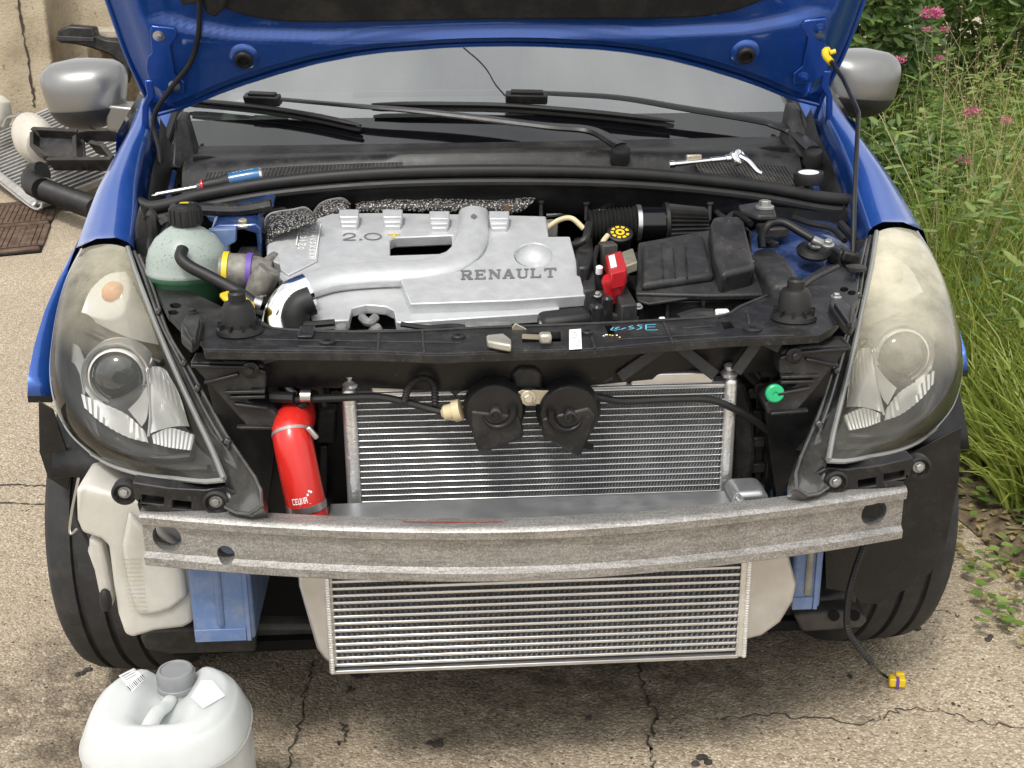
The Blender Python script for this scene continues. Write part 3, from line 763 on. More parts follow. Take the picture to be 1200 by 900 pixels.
wing = MB().loft([list(r_) for r_ in zip(*fine)])
front = [at(x, y, Y=yy) for x, y, yy in ((86, 296, .66), (66, 333, .62), (52, 365, .575), (40, 405, .52), (33, 440, .475), (32, 464, .45))]
inn = [at(x, y, Y=yy) for x, y, yy in ((100, 296, .665), (84, 335, .625), (72, 370, .58), (65, 408, .525), (62, 440, .48), (60, 464, .455))]
back = [p+V((-.022, .10, -.01)) for p in front]
back2 = [p+V((-.03, .22, .0)) for p in front]
lip = MB().loft([[a, b, c, d] for a, b, c, d in zip(inn, front, back, back2)])
lipb = MB().prism([front[-1], inn[-1], inn[-1]+V((.0, .0, -.012)), front[-1]+V((0, 0, -.012))], (-.01, .1, 0))
for mirror in (False, True):
    wo = wing.build('wing', B, car, smooth=60, mirror=mirror, label='offside front wing' if not mirror else 'nearside front wing')
    for l_ in (lip, lipb):
        if mirror: l_.v = [v+V((.022, 0, 0)) for v in l_.v]
    lip.build('wing_flank', B, wo, smooth=60, solid=.004, mirror=mirror)
    lipb.build('arch_lip', K['plastic_clean'], wo, mirror=mirror)
    # inner gutter the bonnet closes on
    gt = MB().loft([[s[0]+V((.0, 0, 0)), s[0]+V((.012, 0, -.03)), s[0]+V((.045, 0, -.05)), s[0]+V((.055, 0, -.2))] for s in ws])
    gt.build('inner_gutter', K['bluedirty'], wo, smooth=40, mirror=mirror)

# ---- windscreen, scuttle, pillars
WR = R(27)
def wsp(x, s, off=0):
    """point on the curved windscreen: s metres up from its base"""
    y0 = .955+.34*(x*x)
    n_ = V((x*.45, -math.sin(WR), math.cos(WR))).normalized()
    return V((x*(1-.10*s), y0+s*math.cos(WR), .905+s*math.sin(WR)-.05*x*x))+n_*off
def ws_hit(px, py, off=0):
    lo, hi = .3, 3.
    f = lambda Y: (lambda p: p.z-(.905+((p.y-(.955+.34*p.x*p.x))*math.tan(WR))-.05*p.x*p.x))(at(px, py, Y=Y))
    for _ in range(50):
        m_ = (lo+hi)/2
        if f(m_) > 0: lo = m_
        else: hi = m_
    p = at(px, py, Y=lo); n_ = V((p.x*.45, -math.sin(WR), math.cos(WR))).normalized(); return p+n_*off
xs = [-.70+1.4*i/36 for i in range(37)]
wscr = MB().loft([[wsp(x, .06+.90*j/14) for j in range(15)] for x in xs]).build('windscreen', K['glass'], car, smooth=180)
K['frit_reflection'] = pbr('black_ceramic_reflection', (.004, .004, .005), .06, var=.1, spec=.8)
MB().loft([[wsp(x, s, .0012) for s in (-.03, .02, .06, .10, .135)] for x in xs]).build('ceramic_reflection_band', K['frit_reflection'], wscr, smooth=180)  # real frit edge, extended upward to paint dark reflections in the lower glass
for sg in (-1, 1):
    MB().loft([[wsp(sg*x, s, -.003) for x in (.63, .665, .70)] for s in [.0+.93*k/12 for k in range(13)]]).build('ceramic_reflection_band', K['frit_reflection'], wscr, smooth=180)
    # pillar
    P = [wsp(sg*.71, s, .004) for s in [-.05+1.0*k/8 for k in range(9)]]
    MB().loft([[p+V((0, 0, 0)), p+V((sg*.03, .005, .012)), p+V((sg*.075, .04, .005)), p+V((sg*.095, .09, -.05)), p+V((sg*.06, .12, -.09))] for p in P]).build('pillar', B, car, smooth=60)
    MB().tube([p+V((-sg*.006, 0, .003)) for p in P], .009, 8).build('windscreen_trim', K['rubber'], car)
# body behind (cabin sides, roof, tail)
def sec(Y, wlo, whi, zb, zw, zr): return [V((sg*x, Y, z)) for sg, x, z in ((-1, wlo*.94, .22), (-1, wlo, .45), (-1, wlo, .75), (-1, wlo*.97, zb), (-1, whi+.05, zw), (-1, whi, zr-.04), (-1, whi*.6, zr), (1, whi*.6, zr), (1, whi, zr-.04), (1, whi+.05, zw), (1, wlo*.97, zb), (1, wlo, .75), (1, wlo, .45), (1, wlo*.94, .22))]
secs = [sec(1.86, .84, .60, .97, 1.15, 1.36), sec(2.2, .845, .60, .98, 1.2, 1.47), sec(2.7, .845, .59, .99, 1.2, 1.48), sec(3.2, .83, .56, 1.0, 1.2, 1.43), sec(3.6, .78, .5, .98, 1.1, 1.2), sec(3.7, .72, .42, .8, .85, .9)]
body = MB()
nb = len(secs[0])
for a, b in zip(secs, secs[1:]):
    for k in range(nb-1):
        if k in (3, 4, 8, 9) and a[0].y < 3.3: continue            # window openings
        body.add([a[k], a[k+1], b[k+1], b[k]], [(0, 1, 2, 3)])
body.add(secs[-1], [tuple(range(nb))])
body.build('body_shell', B, car, smooth=60)
for sg in (0, 1):
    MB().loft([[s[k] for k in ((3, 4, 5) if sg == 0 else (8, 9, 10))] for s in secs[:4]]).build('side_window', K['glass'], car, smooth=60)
    sx_ = -1 if sg == 0 else 1
    MB().loft([[V((sx_*.80, 1.10, .45)), V((sx_*.815, 1.10, .75)), V((sx_*.80, 1.15, .93))], [V((sx_*.84, 1.86, .45)), V((sx_*.84, 1.86, .75)), V((sx_*.815, 1.86, .97))]]).build('door', B, car, smooth=60)
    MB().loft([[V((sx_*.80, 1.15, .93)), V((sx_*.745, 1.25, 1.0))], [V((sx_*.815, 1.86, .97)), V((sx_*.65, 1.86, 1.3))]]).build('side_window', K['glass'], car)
MB().loft([[wsp(x, .95), V((x*.93, 1.92, 1.395))] for x in xs]).build('roof_header', B, car, smooth=60)
# cabin
K['dash'] = pbr('lightened_dashboard', (.26, .275, .265), .7, var=.1, bump=.2)  # paler than the real dark trim: light on the glass put into the colour
K['seat'] = pbr('lightened_seat_cloth', (.20, .21, .205), .9, var=.15, bump=.3)  # cloth lightened too, so its colour carries light seen through the windscreen
K['cabin'] = pbr('cabin_trim', (.05, .05, .05), .8, var=.2)
db = MB().loft([[wsp(x, .10, -.03), wsp(x, .22, -.06), V((x*.98, 1.42, .98)), V((x*.98, 1.52, .93)), V((x*.98, 1.56, .6))] for x in xs]).build('dashboard', K['dash'], car, smooth=50)
MB().lathe([(.17, 0), (.165, .03), (.14, .05), (.05, .055)], V((.36, 1.40, .975)), (0, -.35, 1), 28, 1.0, .7).build('instrument_hood', K['dash'], db)
MB().tube([V((.36+.19*math.cos(t), 1.60+.06*math.sin(t), .97+.18*math.sin(t))) for t in [2*math.pi*k/28 for k in range(29)]], .014, 8).build('steering_wheel', K['cabin'], car)
for x in (-.36, .36):
    se_ = MB().loft([[V((x+dx, 1.95+.15*(z-.6)+dy, z)) for dx, dy in ((-w_, .06), (-w_, -.02), (-w_*.7, -.06), (w_*.7, -.06), (w_, -.02), (w_, .06))] for z, w_ in ((.5, .24), (.8, .25), (1.05, .22), (1.14, .16), (1.16, .13), (1.20, .14), (1.33, .13), (1.36, .08))], cap=True).build('seat', K['seat'], car, smooth=60)
MB().bx(-.78, .78, 1.5, 3.5, .20, .24).build('cabin_floor', K['cabin'], car)
MB().bx(-.66, .66, 2.9, 3.0, .3, 1.15).build('rear_bench', K['seat'], car, bevel=.04)

# scuttle panel: from windscreen base forward to the seal
SC = K['plastic']
seal_px = [(163, 243, .83), (178, 248, .82), (205, 243, .815), (240, 233, .81), (330, 218, .80), (450, 208, .795), (600, 205, .795), (750, 209, .80), (880, 222, .81), (960, 236, .82), (1003, 240, .83)]
sealP = smooth_path(aty(seal_px), 8)
def seal_at(x):
    return V((x, interp(x, [(p.x, p.y) for p in sealP]), interp(x, [(p.x, p.z) for p in sealP])))
sx2 = [-.64+1.28*i/40 for i in range(41)]
def scrow(x):
    a = seal_at(x); b = wsp(x, .0, 0)
    return [a+V((0, .01, -.03)), a+V((0, .015, -.004)), lerp(a, b, .12)+V((0, 0, -.028)), lerp(a, b, .56)+V((0, 0, -.028)), lerp(a, b, .62)+V((0, 0, .002)), lerp(a, b, .70)+V((0, 0, .016)), lerp(a, b, .9)+V((0, 0, .018)), b+V((0, .0, .012)), b+V((0, .03, .022))]
scut = MB().loft([scrow(x) for x in sx2]).build('scuttle_panel', SC, car, smooth=40)
sl_ = MB().tube([p+V((0, 0, .008)) for p in sealP], .013, 12).build('bonnet_seal', K['rubber'], car)
MB().tube([p+V((0, -.012, -.012)) for p in sealP], .009, 10).build('seal_lip', K['rubber'], sl_)
MB().loft([[p+V((0, -.006, -.01)), p+V((0, -.004, -.045)), p+V((0, .02, -.08))] for p in sealP]).build('seal_carrier', K['plastic_clean'], sl_, smooth=60)
# grille mesh both ends of the scuttle
K['mesh'] = pbr('black_grille_mesh', (.03, .03, .03), .5, var=.2, dust=.3)
for (u0, u1) in ((-.585, -.19), (.40, .60)):
    gm = MB(); nx = int((u1-u0)/.0075)
    for i in range(nx+1):
        x = lerp(u0, u1, i/nx); a = seal_at(x); b = wsp(x, 0)
        gm.bar(lerp(a, b, .12)+V((0, 0, .004)), lerp(a, b, .58)+V((0, 0, .004)), .0022, .003)
    for j in range(11):
        t = .12+.46*j/10
        for i in range(12):
            xa, xb = lerp(u0, u1, i/12), lerp(u0, u1, (i+1)/12)
            gm.bar(lerp(seal_at(xa), wsp(xa, 0), t)+V((0, 0, .004)), lerp(seal_at(xb), wsp(xb, 0), t)+V((0, 0, .004)), .0022, .003)
    o = gm.build('grille_mesh', K['mesh'], scut, smooth=0, fix=False, kind='stuff')
# side corners of the scuttle
for mirror in (False, True):
    P = aty([(205, 140, 1.10), (217, 140, 1.12), (222, 158, 1.10), (230, 185, 1.06), (212, 200, 1.02), (200, 195, 1.02)])
    MB().prism(P[:1]+P[1:], V((0, .06, .01))).build('scuttle_corner', K['plastic'], scut, mirror=mirror, bevel=.006)
    MB().loft([[s[0]+V((.010, 0, -.002)), s[0]+V((.03, -.02, -.03)), s[0]+V((.05, -.02, -.09))] for s in ws[:5]]).build('gutter_cover', K['plastic_clean'], scut, mirror=mirror, smooth=60)

# ---- wipers
def wiper(pivot, arm, blade, clip, tipw):
    t = MB(); pv = at(*pivot, Y=.90 if pivot[0] < 800 else .99)+V((0, 0, .004))
    P = smooth_path([pv+V((0, 0, .012))]+[ws_hit(*a[:2], a[2]) for a in arm[1:]], 6); n_ = len(P)
    o = t.tube(P, [lerp(.017, .0075, i/(n_-1)) for i in range(n_)], 8, flat=.5).build('wiper', K['plastic_clean'], car)
    MB().lathe([(.020, -.02), (.020, .006), (.016, .012), (.006, .014)], pv, (0, -.4, 1), 20).build('pivot_cap', K['rubber'], o)
    Pb = smooth_path([ws_hit(*b, .010) for b in blade], 8)
    MB().tube(Pb, [.006 if 0 < i < len(Pb)-1 else .004 for i in range(len(Pb))], 6).build('blade_rubber', K['rubber'], o)
    MB().tube([p+V((0, -.004, .010)) for p in Pb], [.009*min(1, .45+i/6, .45+(len(Pb)-1-i)/6) for i in range(len(Pb))], 8, flat=.6).build('blade_spoiler', K['rubber'], o)
    a, b = ws_hit(*clip[0], .028), ws_hit(*clip[1], .028)
    MB().bar(a, b, .020, .022, (0, -.45, .9)).build('blade_clip', K['plastic'], o, bevel=.003)
    MB().bar(lerp(a, b, .12)+V((0, -.004, .010)), lerp(a, b, .9)+V((0, -.004, .010)), .012, .012, (0, -.45, .9)).build('clip_catch', K['rubber'], o, bevel=.002)
wiper((727, 181), [(727, 181, .016), (690, 170, .036), (640, 163, .032), (560, 152, .030), (480, 144, .032), (420, 139, .032), (335, 130, .03)], [(219, 126), (300, 134), (370, 145), (424, 157)], [(293, 128), (333, 130)], .0)
wiper((953, 184), [(950, 183, .018), (922, 170, .034), (900, 160, .032), (880, 154, .030), (800, 142, .032), (720, 130, .034), (636, 124, .032)], [(437, 132), (520, 132), (600, 134), (700, 142), (788, 152)], [(592, 127), (640, 128)], 0)

# ---- door mirrors (left built, right mirrored)
def mirror_part(zlo, zhi, m, name, parent, mirror, c, grow=0):
    mb = MB(); nz_, na = 16, 28; rows = []
    for i in range(nz_+1):
        t = lerp(zlo, zhi, i/nz_)                          # -1 bottom .. 1 top
        row = []
        for k in range(na):
            a = 2*math.pi*k/na; ca, sa = math.cos(a), math.sin(a)
            w_ = .087*(max(0, 1-abs(t)**3.4)**.42+.03)*(1+.06*t); d_ = .085*(max(0, 1-abs(t)**2.6)**.5+.02)
            ex_ = 2.5
            rx = math.copysign(abs(ca)**(2/ex_), ca)*w_; ry = math.copysign(abs(sa)**(2/ex_), sa)*d_
            shx = -.012*t if ca < 0 else .01*t
            row.append(V((c.x+rx*(1+grow)+shx, c.y+(ry if ry < 0 else ry*.45)*(1+grow), c.z+.079*t+rx*.06)))
        rows.append(row)
    mb.loft(rows, close=True, cap=True)
    return mb.build(name, m, parent, mirror=mirror, smooth=60)
mc = (at(57, 112, Y=1.35)+at(147, 112, Y=1.35))/2
for mirror in (False, True):
    if mirror: mc = mc+V((.040, 0, 0))
    mo = mirror_part(-.42, 1., K['silverpaint'], 'door_mirror', car, mirror, mc+V((.0, 0, .004)))
    mirror_part(-1., -.36, K['plastic_grey'], 'lower_shell', mo, mirror, mc+V((.002, -.002, .004)), .01)
    a = mc+V((.05, -.02, -.04))
    MB().loft([[a+V((0, -.045, .028)), a+V((0, .03, .028)), a+V((0, .03, -.03)), a+V((0, -.04, -.03))], [a+V((.09, -.05, .018)), a+V((.09, .05, .02)), a+V((.09, .05, -.045)), a+V((.09, -.045, -.045))], [a+V((.14, -.03, .02)), a+V((.14, .06, .02)), a+V((.14, .06, -.05)), a+V((.14, -.03, -.05))]], close=True, cap=True).build('mirror_arm', K['silverpaint'], mo, mirror=mirror, bevel=.006)
    MB().bx(a.x+.02, a.x+.15, a.y-.052, a.y+.06, a.z-.085, a.z-.032).build('arm_foot', K['plastic_grey'], mo, mirror=mirror, bevel=.012)

# crack in the glass and a paper lying on the dashboard
MB().tube(smooth_path([ws_hit(x, y, .001) for x, y in ((537, 50), (548, 60), (562, 72), (572, 84), (580, 98), (590, 110), (598, 118))], 4), .0012, 6).build('glass_crack', K['rubber'], wscr)
MB().prism([ws_hit(x, y, -.028) for x, y in ((262, 108), (292, 99), (287, 111), (268, 114))], (0, .002, -.002)).build('paper_slip', K['white'], db, smooth=0)
MB().tube([wsp(x, .30, -.055) for x in [-.32+.64*k/20 for k in range(21)]], .006, 8).build('demister_vent', K['cabin'], db)
# ---- headlamps: left one built, right one mirrored
TOPc = [(96, 292, .620), (108, 288, .622), (122, 286, .618), (136, 287, .608), (150, 291, .585)]
RGT = [(150, 291, .585), (165, 335, .50), (186, 388, .41), (208, 440, .31), (232, 492, .21), (250, 530, .14), (263, 562, .085)]
BOT = [(108, 532, .27), (135, 546, .215), (170, 556, .165), (210, 561, .125), (240, 564, .098), (263, 562, .085)]
LFT = [(96, 292, .620), (80, 325, .58), (69, 362, .53), (62, 405, .47), (60, 440, .42), (66, 475, .365), (82, 507, .315), (108, 532, .27)]
def resamp(P, n):
    P = smooth_path(P, 10); L = [0]
    for a, b in zip(P, P[1:]): L.append(L[-1]+(b-a).length)
    o = []
    for k in range(n+1):
        t = L[-1]*k/n; i = 0
        while i < len(L)-2 and L[i+1] < t: i += 1
        f = (t-L[i])/max(1e-9, L[i+1]-L[i]); o.append(P[i].lerp(P[i+1], f))
    return o
NUu, NVv = 20, 30
cT, cB = resamp(aty(TOPc), NUu), resamp(aty(BOT), NUu)
cL, cR = resamp(aty(LFT), NVv), resamp(aty(RGT), NVv)
bulge_d = V((-.35, -.75, .45)).normalized()
def coons(bul, off):
    rows = []
    for j in range(NVv+1):
        v = j/NVv; row = []
        for i in range(NUu+1):
            u = i/NUu
            p = cT[i]*(1-v)+cB[i]*v+cL[j]*(1-u)+cR[j]*u-(cT[0]*(1-u)*(1-v)+cT[-1]*u*(1-v)+cB[0]*(1-u)*v+cB[-1]*u*v)
            b = (4*u*(1-u))**.7*(4*v*(1-v))**.6
            row.append(p+bulge_d*bul*b+off)
        rows.append(row)
    return rows
def pixel(p):
    d = p-CAM; z = d.dot(fw); return 600+FPX*d.dot(rt)/z, 450-FPX*d.dot(up)/z
lensG = coons(.052, V((0, 0, 0)))
bezG = coons(.004, V((.012, .050, -.018)))
def shrink(G, f):
    c = V((0, 0, 0)); n = 0
    for r_ in G:
        for p in r_: c += p; n += 1
    c /= n; return [[c+(p-c)*f for p in r_] for r_ in G]
bezG = shrink(bezG, .955)
bezP = [(*pixel(p), p.y) for r_ in bezG for p in r_]
import numpy as np
def _mon(x, y): x = (x-150)/80; y = (y-430)/130; return [x**i*y**j for i in range(5) for j in range(5-i)]
_cf = np.linalg.lstsq(np.array([_mon(q[0], q[1]) for q in bezP]), np.array([q[2] for q in bezP]), rcond=None)[0]
def bez(px, py, lift=.004): return at(px, py, Y=float(np.dot(_mon(px, py), _cf))-lift)
def bezpatch(outline, lift, n=10, depth=0, flute=0, fdir=0):
    """patch filling an outline given as two opposite sides (list a, list b), laid on the bezel"""
    a, b = (resamp([V((x, y, 0)) for x, y in s], n*2) for s in outline)
    rows = []
    m_ = 14
    for j in range(m_+1):
        v = j/m_; row = []
        for i in range(n*2+1):
            q = a[i].lerp(b[i], v); p = bez(q.x, q.y, lift)
            p = p+V((0, 1, 0))*depth*4*v*(1-v)*(1 if True else 0)
            if flute: p = p+V((0, 1, 0))*flute*(i % 2 if fdir == 0 else j % 2)
            row.append(p)
        rows.append(row)
    return MB().loft(rows)
K['bezel'] = pbr('smoked_bezel', (.10, .098, .092), .22, .65, var=.15)
K['housing'] = pbr('headlamp_housing', (.03, .03, .03), .3, var=.2, dust=.25, coat=.3)
K['flange'] = pbr('smoked_flange', (.05, .05, .048), .16, var=.3, vs_=30, dust=.15, coat=.6)
K['rimclear'] = pbr('clear_rim', (.22, .22, .21), .2, .2, var=.1, coat=1)
FLG = [(163, 299, .575), (180, 340, .495), (197, 390, .40), (222, 432, .32), (243, 470, .245), (264, 508, .175), (286, 541, .115), (302, 566, .07), (308, 588, .05), (299, 600, .05), (282, 602, .06), (264, 594, .078)]
fl_o = resamp([at(x, y, Y=yy) for x, y, yy in FLG], NVv)
for mirror in (False, True):
    lm = K['lens_r'] if mirror else K['lens_l']
    hl = MB().loft([[p+V((.012, .085, -.03)) for p in r_] for r_ in bezG]).build('headlamp', K['housing'], car, smooth=60, mirror=mirror,
        label='yellowed hazy headlamp beside the grass' if mirror else 'clearer headlamp above the white washer bottle')
    MB().loft(lensG).build('lens', lm, hl, smooth=180, mirror=mirror)
    MB().loft(bezG).build('bezel', K['bezel'], hl, smooth=180, mirror=mirror)
    ring = [p for p in cT]+[p for p in cR[1:]]+[p for p in reversed(cB[:-1])]+[p for p in reversed(cL[1:-1])]
    bb = bezG; ring2 = bb[0]+[r_[-1] for r_ in bb[1:]]+list(reversed(bb[-1][:-1]))+[r_[0] for r_ in reversed(bb[1:-1])]
    ring3 = [p+V((.012, .085, -.03)) for p in ring2]
    MB().loft([ring+ring[:1], ring2+ring2[:1], ring3+ring3[:1]]).build('side_wall', K['housing'], hl, smooth=60, mirror=mirror)
    MB().tube([p+V((0, -.002, .002)) for p in cR], .0045, 8).build('lens_rim', K['rimclear'], hl, mirror=mirror)
    MB().tube([p+V((0, -.001, 0)) for p in cB], .004, 8).build('lens_rim', K['rimclear'], hl, mirror=mirror)
    MB().tube([p for p in cL], .003, 8).build('lens_rim', K['rimclear'], hl, mirror=mirror)
    # flange toward the engine bay
    MB().loft([[a+V((.0, .004, -.002)), a.lerp(b, .3)+V((0, .012, -.012)), a.lerp(b, .65)+V((0, .012, -.010)), b, b+V((.006, .02, -.03))] for a, b in zip(cR, fl_o)]).build('flange', K['flange'], hl, smooth=60, mirror=mirror)
    MB().tube(fl_o, .003, 8).build('flange_bead', K['flange'], hl, mirror=mirror)
    MB().tube([a.lerp(b, .55)+V((0, .003, 0)) for a, b in zip(cR[:24], fl_o[:24])], .003, 6).build('flange_rib', K['flange'], hl, mirror=mirror)
    for k in (7, 13, 16, 22):
        p = cR[k].lerp(fl_o[k], .8); MB().box(p+V((0, -.004, .004)), (.009, .008, .010), Matrix.Rotation(.5, 3, 'Y')).build('clip', K['flange'], hl, mirror=mirror, bevel=.002)
    # indicator bowl
    bowl = bezpatch(([(95, 366), (106, 340), (126, 322), (148, 318)], [(112, 378), (132, 388), (158, 398), (186, 404)]), .026, 8, .010, .0008)
    bowl.build('indicator_bowl', K['reflector'], hl, smooth=30, mirror=mirror)
    p = bez(131, 344, .026)
    MB().lathe([(.022, .012), (.020, .004), (.014, -.004), (.008, -.007), (.002, -.008)], p, (.1, 1, -.3), 20).build('indicator_bulb', K['amber'] if not mirror else K['cream'], hl, mirror=mirror)
    # projector
    pc_ = bez(137, 442, .030); ax = V((-.05, -1, .12))
    MB().lathe([(.062, -.03), (.060, -.004), (.056, .004), (.052, .002), (.050, -.004), (.047, .003), (.044, .004), (.042, -.004)], pc_, ax, 40, cap=False).build('projector_ring', K['reflector'], hl, mirror=mirror)
    K.setdefault('projglass', pbr('projector_glass', (.030, .032, .031), .04, var=.3, vs_=12, coat=1))
    MB().lathe([(.043, -.006), (.038, .002), (.028, .009), (.015, .013), (.004, .0145)], pc_, ax, 32).build('projector_lens', K['projglass'], hl, mirror=mirror, smooth=180)
    # chrome pieces
    bezpatch(([(84, 402), (83, 430), (90, 466)], [(94, 408), (101, 430), (100, 462)]), .018, 6, .004).build('reflector', K['reflector'], hl, mirror=mirror)
    bezpatch(([(95, 462), (118, 472), (148, 486), (170, 506)], [(99, 478), (118, 495), (148, 512), (174, 519)]), .024, 11, 0, .0020).build('fluted_reflector', K['reflector'], hl, smooth=20, mirror=mirror)
    bezpatch(([(176, 430), (176, 470), (176, 508)], [(196, 436), (210, 462), (222, 500)]), .022, 8, .012, .0012, 1).build('reflector', K['reflector'], hl, smooth=20, mirror=mirror)
    bezpatch(([(178, 510), (200, 502), (228, 510)], [(180, 520), (200, 525), (224, 528)]), .024, 10, 0, .0020).build('fluted_reflector', K['reflector'], hl, smooth=20, mirror=mirror)
    bezpatch(([(150, 480), (162, 468), (172, 452)], [(166, 500), (172, 490), (174, 470)]), .020, 6).build('reflector', K['reflector'], hl, mirror=mirror)
    MB().tube([bez(x, y, .026) for x, y in ((172, 430), (175, 460), (176, 490), (174, 512))], .0022, 6).build('trim_line', K['reflector'], hl, mirror=mirror)
    for q in ([(100, 492), (115, 515), (150, 530), (190, 536), (225, 534)], [(92, 495), (108, 525), (150, 542), (200, 549), (245, 548)], [(95, 384), (130, 400), (160, 412), (190, 424)]):
        MB().tube(smooth_path([bez(x, y, .014) for x, y in q], 5), .005, 8).build('bezel_ridge', K['bezel'], hl, mirror=mirror)
    # lower fixing bracket with two slots
    Yb = .095
    def slot(x0, y0, x1, y1, sk): return ats([(x0, y0), (x1, y0+sk), (x1, y1+sk), (x0, y1)], Y=Yb)
    MB().prism(ats([(155, 565), (200, 572), (240, 574), (262, 570), (280, 578), (276, 598), (262, 604), (225, 606), (205, 603), (168, 596), (158, 585)], Y=Yb), (0, .03, .0), holes=[slot(166, 580, 192, 589, 3), slot(202, 586, 224, 596, 2)]).build('fixing_bracket', K['plastic'], hl, mirror=mirror, bevel=.002)
    MB().prism(ats([(160, 590), (200, 600), (250, 606), (250, 622), (180, 612), (165, 606)], Y=Yb+.035), (0, .03, 0)).build('bracket_foot', K['plastic'], hl, mirror=mirror, bevel=.003)
    for (px, py) in ((253, 588), (146, 577)):
        p = at(px, py, Y=Yb-.004 if px > 200 else Yb+.02); MB().lathe([(.019, .012), (.019, -.004), (.015, -.006), (.012, .0)], p, (0, 1, 0), 20).build('bolt_boss', K['plastic'], hl, mirror=mirror)
        bolt(p+V((0, .002, 0)), .0065, (0, -1, .1), K['castalu'], hl) if not mirror else bolt(V((-p.x, p.y+.002, p.z)), .0065, (0, -1, .1), K['castalu'], hl)

# ---- slam panel (upper crossmember)
ZS = .765
SP = [(180, 333), (215, 338), (262, 360), (300, 372), (322, 384), (420, 388), (500, 386), (560, 383), (700, 378), (810, 372), (850, 368), (868, 358), (900, 345), (935, 330), (965, 312), (985, 308), (1003, 330), (1006, 350), (975, 385), (960, 393), (930, 395), (850, 398), (760, 405), (690, 411), (560, 415), (515, 417), (440, 414), (330, 413), (240, 412), (236, 398), (214, 384), (196, 365)]
def ell(px, py, rx, ry, n=12): return [(px+rx*math.cos(2*math.pi*k/n), py+ry*math.sin(2*math.pi*k/n)) for k in range(n)]
holes = [ats(h, Z=ZS) for h in (ell(206, 358, 7, 3.5), ell(203, 366, 6.5, 3), ell(1000-2, 343, 5, 3), ell(989, 339, 5, 3), [(708, 381), (717, 380), (721, 391), (713, 392)], [(844, 377), (855, 376), (861, 384), (849, 386)], [(612, 390), (657, 388), (658, 400), (612, 402)])]
slam = MB().prism(ats(SP, Z=ZS), (0, 0, -.012), holes=holes).build('slam_panel', K['plastic'], car, smooth=30, bevel=.0015)
# front apron under the panel edge
ap = ats([(240, 413), (330, 414), (440, 415), (515, 418), (560, 416), (690, 412), (760, 406), (850, 399), (930, 396)], Z=ZS-.004)
MB().loft([[p+V((0, -.002, 0)), p+V((0, .004, -.012)), p+V((0, .05, -.018)), p+V((0, .06, -.075))] for p in resamp(ap, 40)]).build('apron', K['plastic_clean'], slam, smooth=40)
MB().tube([p+V((0, .002, .002)) for p in resamp(ap, 50)], .003, 8).build('front_bead', K['plastic_grey'], slam)
bk = ats([(262, 361), (300, 373), (322, 385), (420, 389), (500, 387), (560, 384), (700, 379), (810, 373), (850, 369), (868, 359), (900, 346)], Z=ZS+.001)
MB().tube(smooth_path(bk, 4), .0025, 8).build('rear_bead', K['plastic_grey'], slam)
for q in ([(300, 398), (420, 400), (540, 402)], [(724, 398), (780, 395), (840, 391)], [(350, 406), (430, 408)], [(800, 385), (838, 382)]):
    MB().tube(smooth_path(ats(q, Z=ZS), 5), .0016, 6).build('moulding_line', K['plastic_grey'], slam)
# raised lip lines and joints on top
for a, b in (((444, 391), (443, 411)), ((495, 388), (497, 413)), ((778, 378), (788, 402)), ((693, 395), (697, 408)), ((876, 369), (878, 380))):
    MB().bar(at(*a, Z=ZS+.001), at(*b, Z=ZS+.001), .0035, .004).build('panel_joint', K['plastic_grey'], slam, bevel=.001)
for px, py, r_ in ((882, 387, .0095), (384, 402, .0085), (537, 396, .007), (688, 391, .006)):
    p = at(px, py, Z=ZS); MB().lathe([(r_*1.5, 0), (r_*1.5, .003), (r_*1.2, .005), (r_*.6, .005), (r_*.55, .001)], p, (0, 0, 1), 18).build('grommet', K['rubber'], slam)
MB().bx(at(350, 392, Z=ZS).x, at(368, 392, Z=ZS).x, at(350, 398, Z=ZS).y, at(350, 386, Z=ZS).y, ZS, ZS+.006).build('clip_pad', K['plastic'], slam, bevel=.002)
# V ribs beneath
for a, b, w_ in (((498, 417), (538, 460), .010), ((515, 417), (472, 440), .006), ((617, 414), (583, 448), .008), ((620, 414), (660, 455), .016), ((700, 412), (683, 446), .012), ((701, 412), (713, 447), .007), ((780, 404), (725, 442), .020), ((790, 402), (838, 440), .012), ((890, 398), (862, 436), .012), ((893, 398), (915, 408), .008), ((330, 416), (262, 430), .006), ((455, 416), (470, 438), .006)):
    MB().bar(at(a[0], a[1]-1, Y=.196), at(*b, Y=.186), .018, w_*.8, (0, -1, .2)).build('rib', K['plastic_grey'], slam, bevel=.0015)
# vertical webs between panel and radiator
MB().prism(ats([(240, 414), (930, 396), (905, 440), (860, 436), (408, 456), (300, 470), (262, 450)], Y=.265), (0, .012, 0), holes=[ats([(385, 470-8), (386, 447), (400, 433), (425, 428), (447, 433), (458, 450), (459, 453), (440, 454)], Y=.265)]).build('web', K['plastic_clean'], slam)
MB().tube(smooth_path(ats([(383, 466), (384, 447), (398, 431), (425, 425), (450, 431), (462, 450)], Y=.258), 5), .006, 8).build('web_arch', K['plastic'], slam)
MB().prism(ats([(464, 437), (503, 436), (503, 451), (464, 453)], Y=.235), (0, .03, 0)).build('web_block', K['plastic'], slam, bevel=.003)
MB().prism(ats([(335, 425), (365, 423), (366, 431), (336, 432)], Y=.256), (0, .012, 0)).build('web_block', K['plastic'], slam, bevel=.002)
for px, py in ((560, 423), (668, 420)): bolt(at(px, py, Y=.235), .0085, (0, -1, .15), K['rust'], slam)
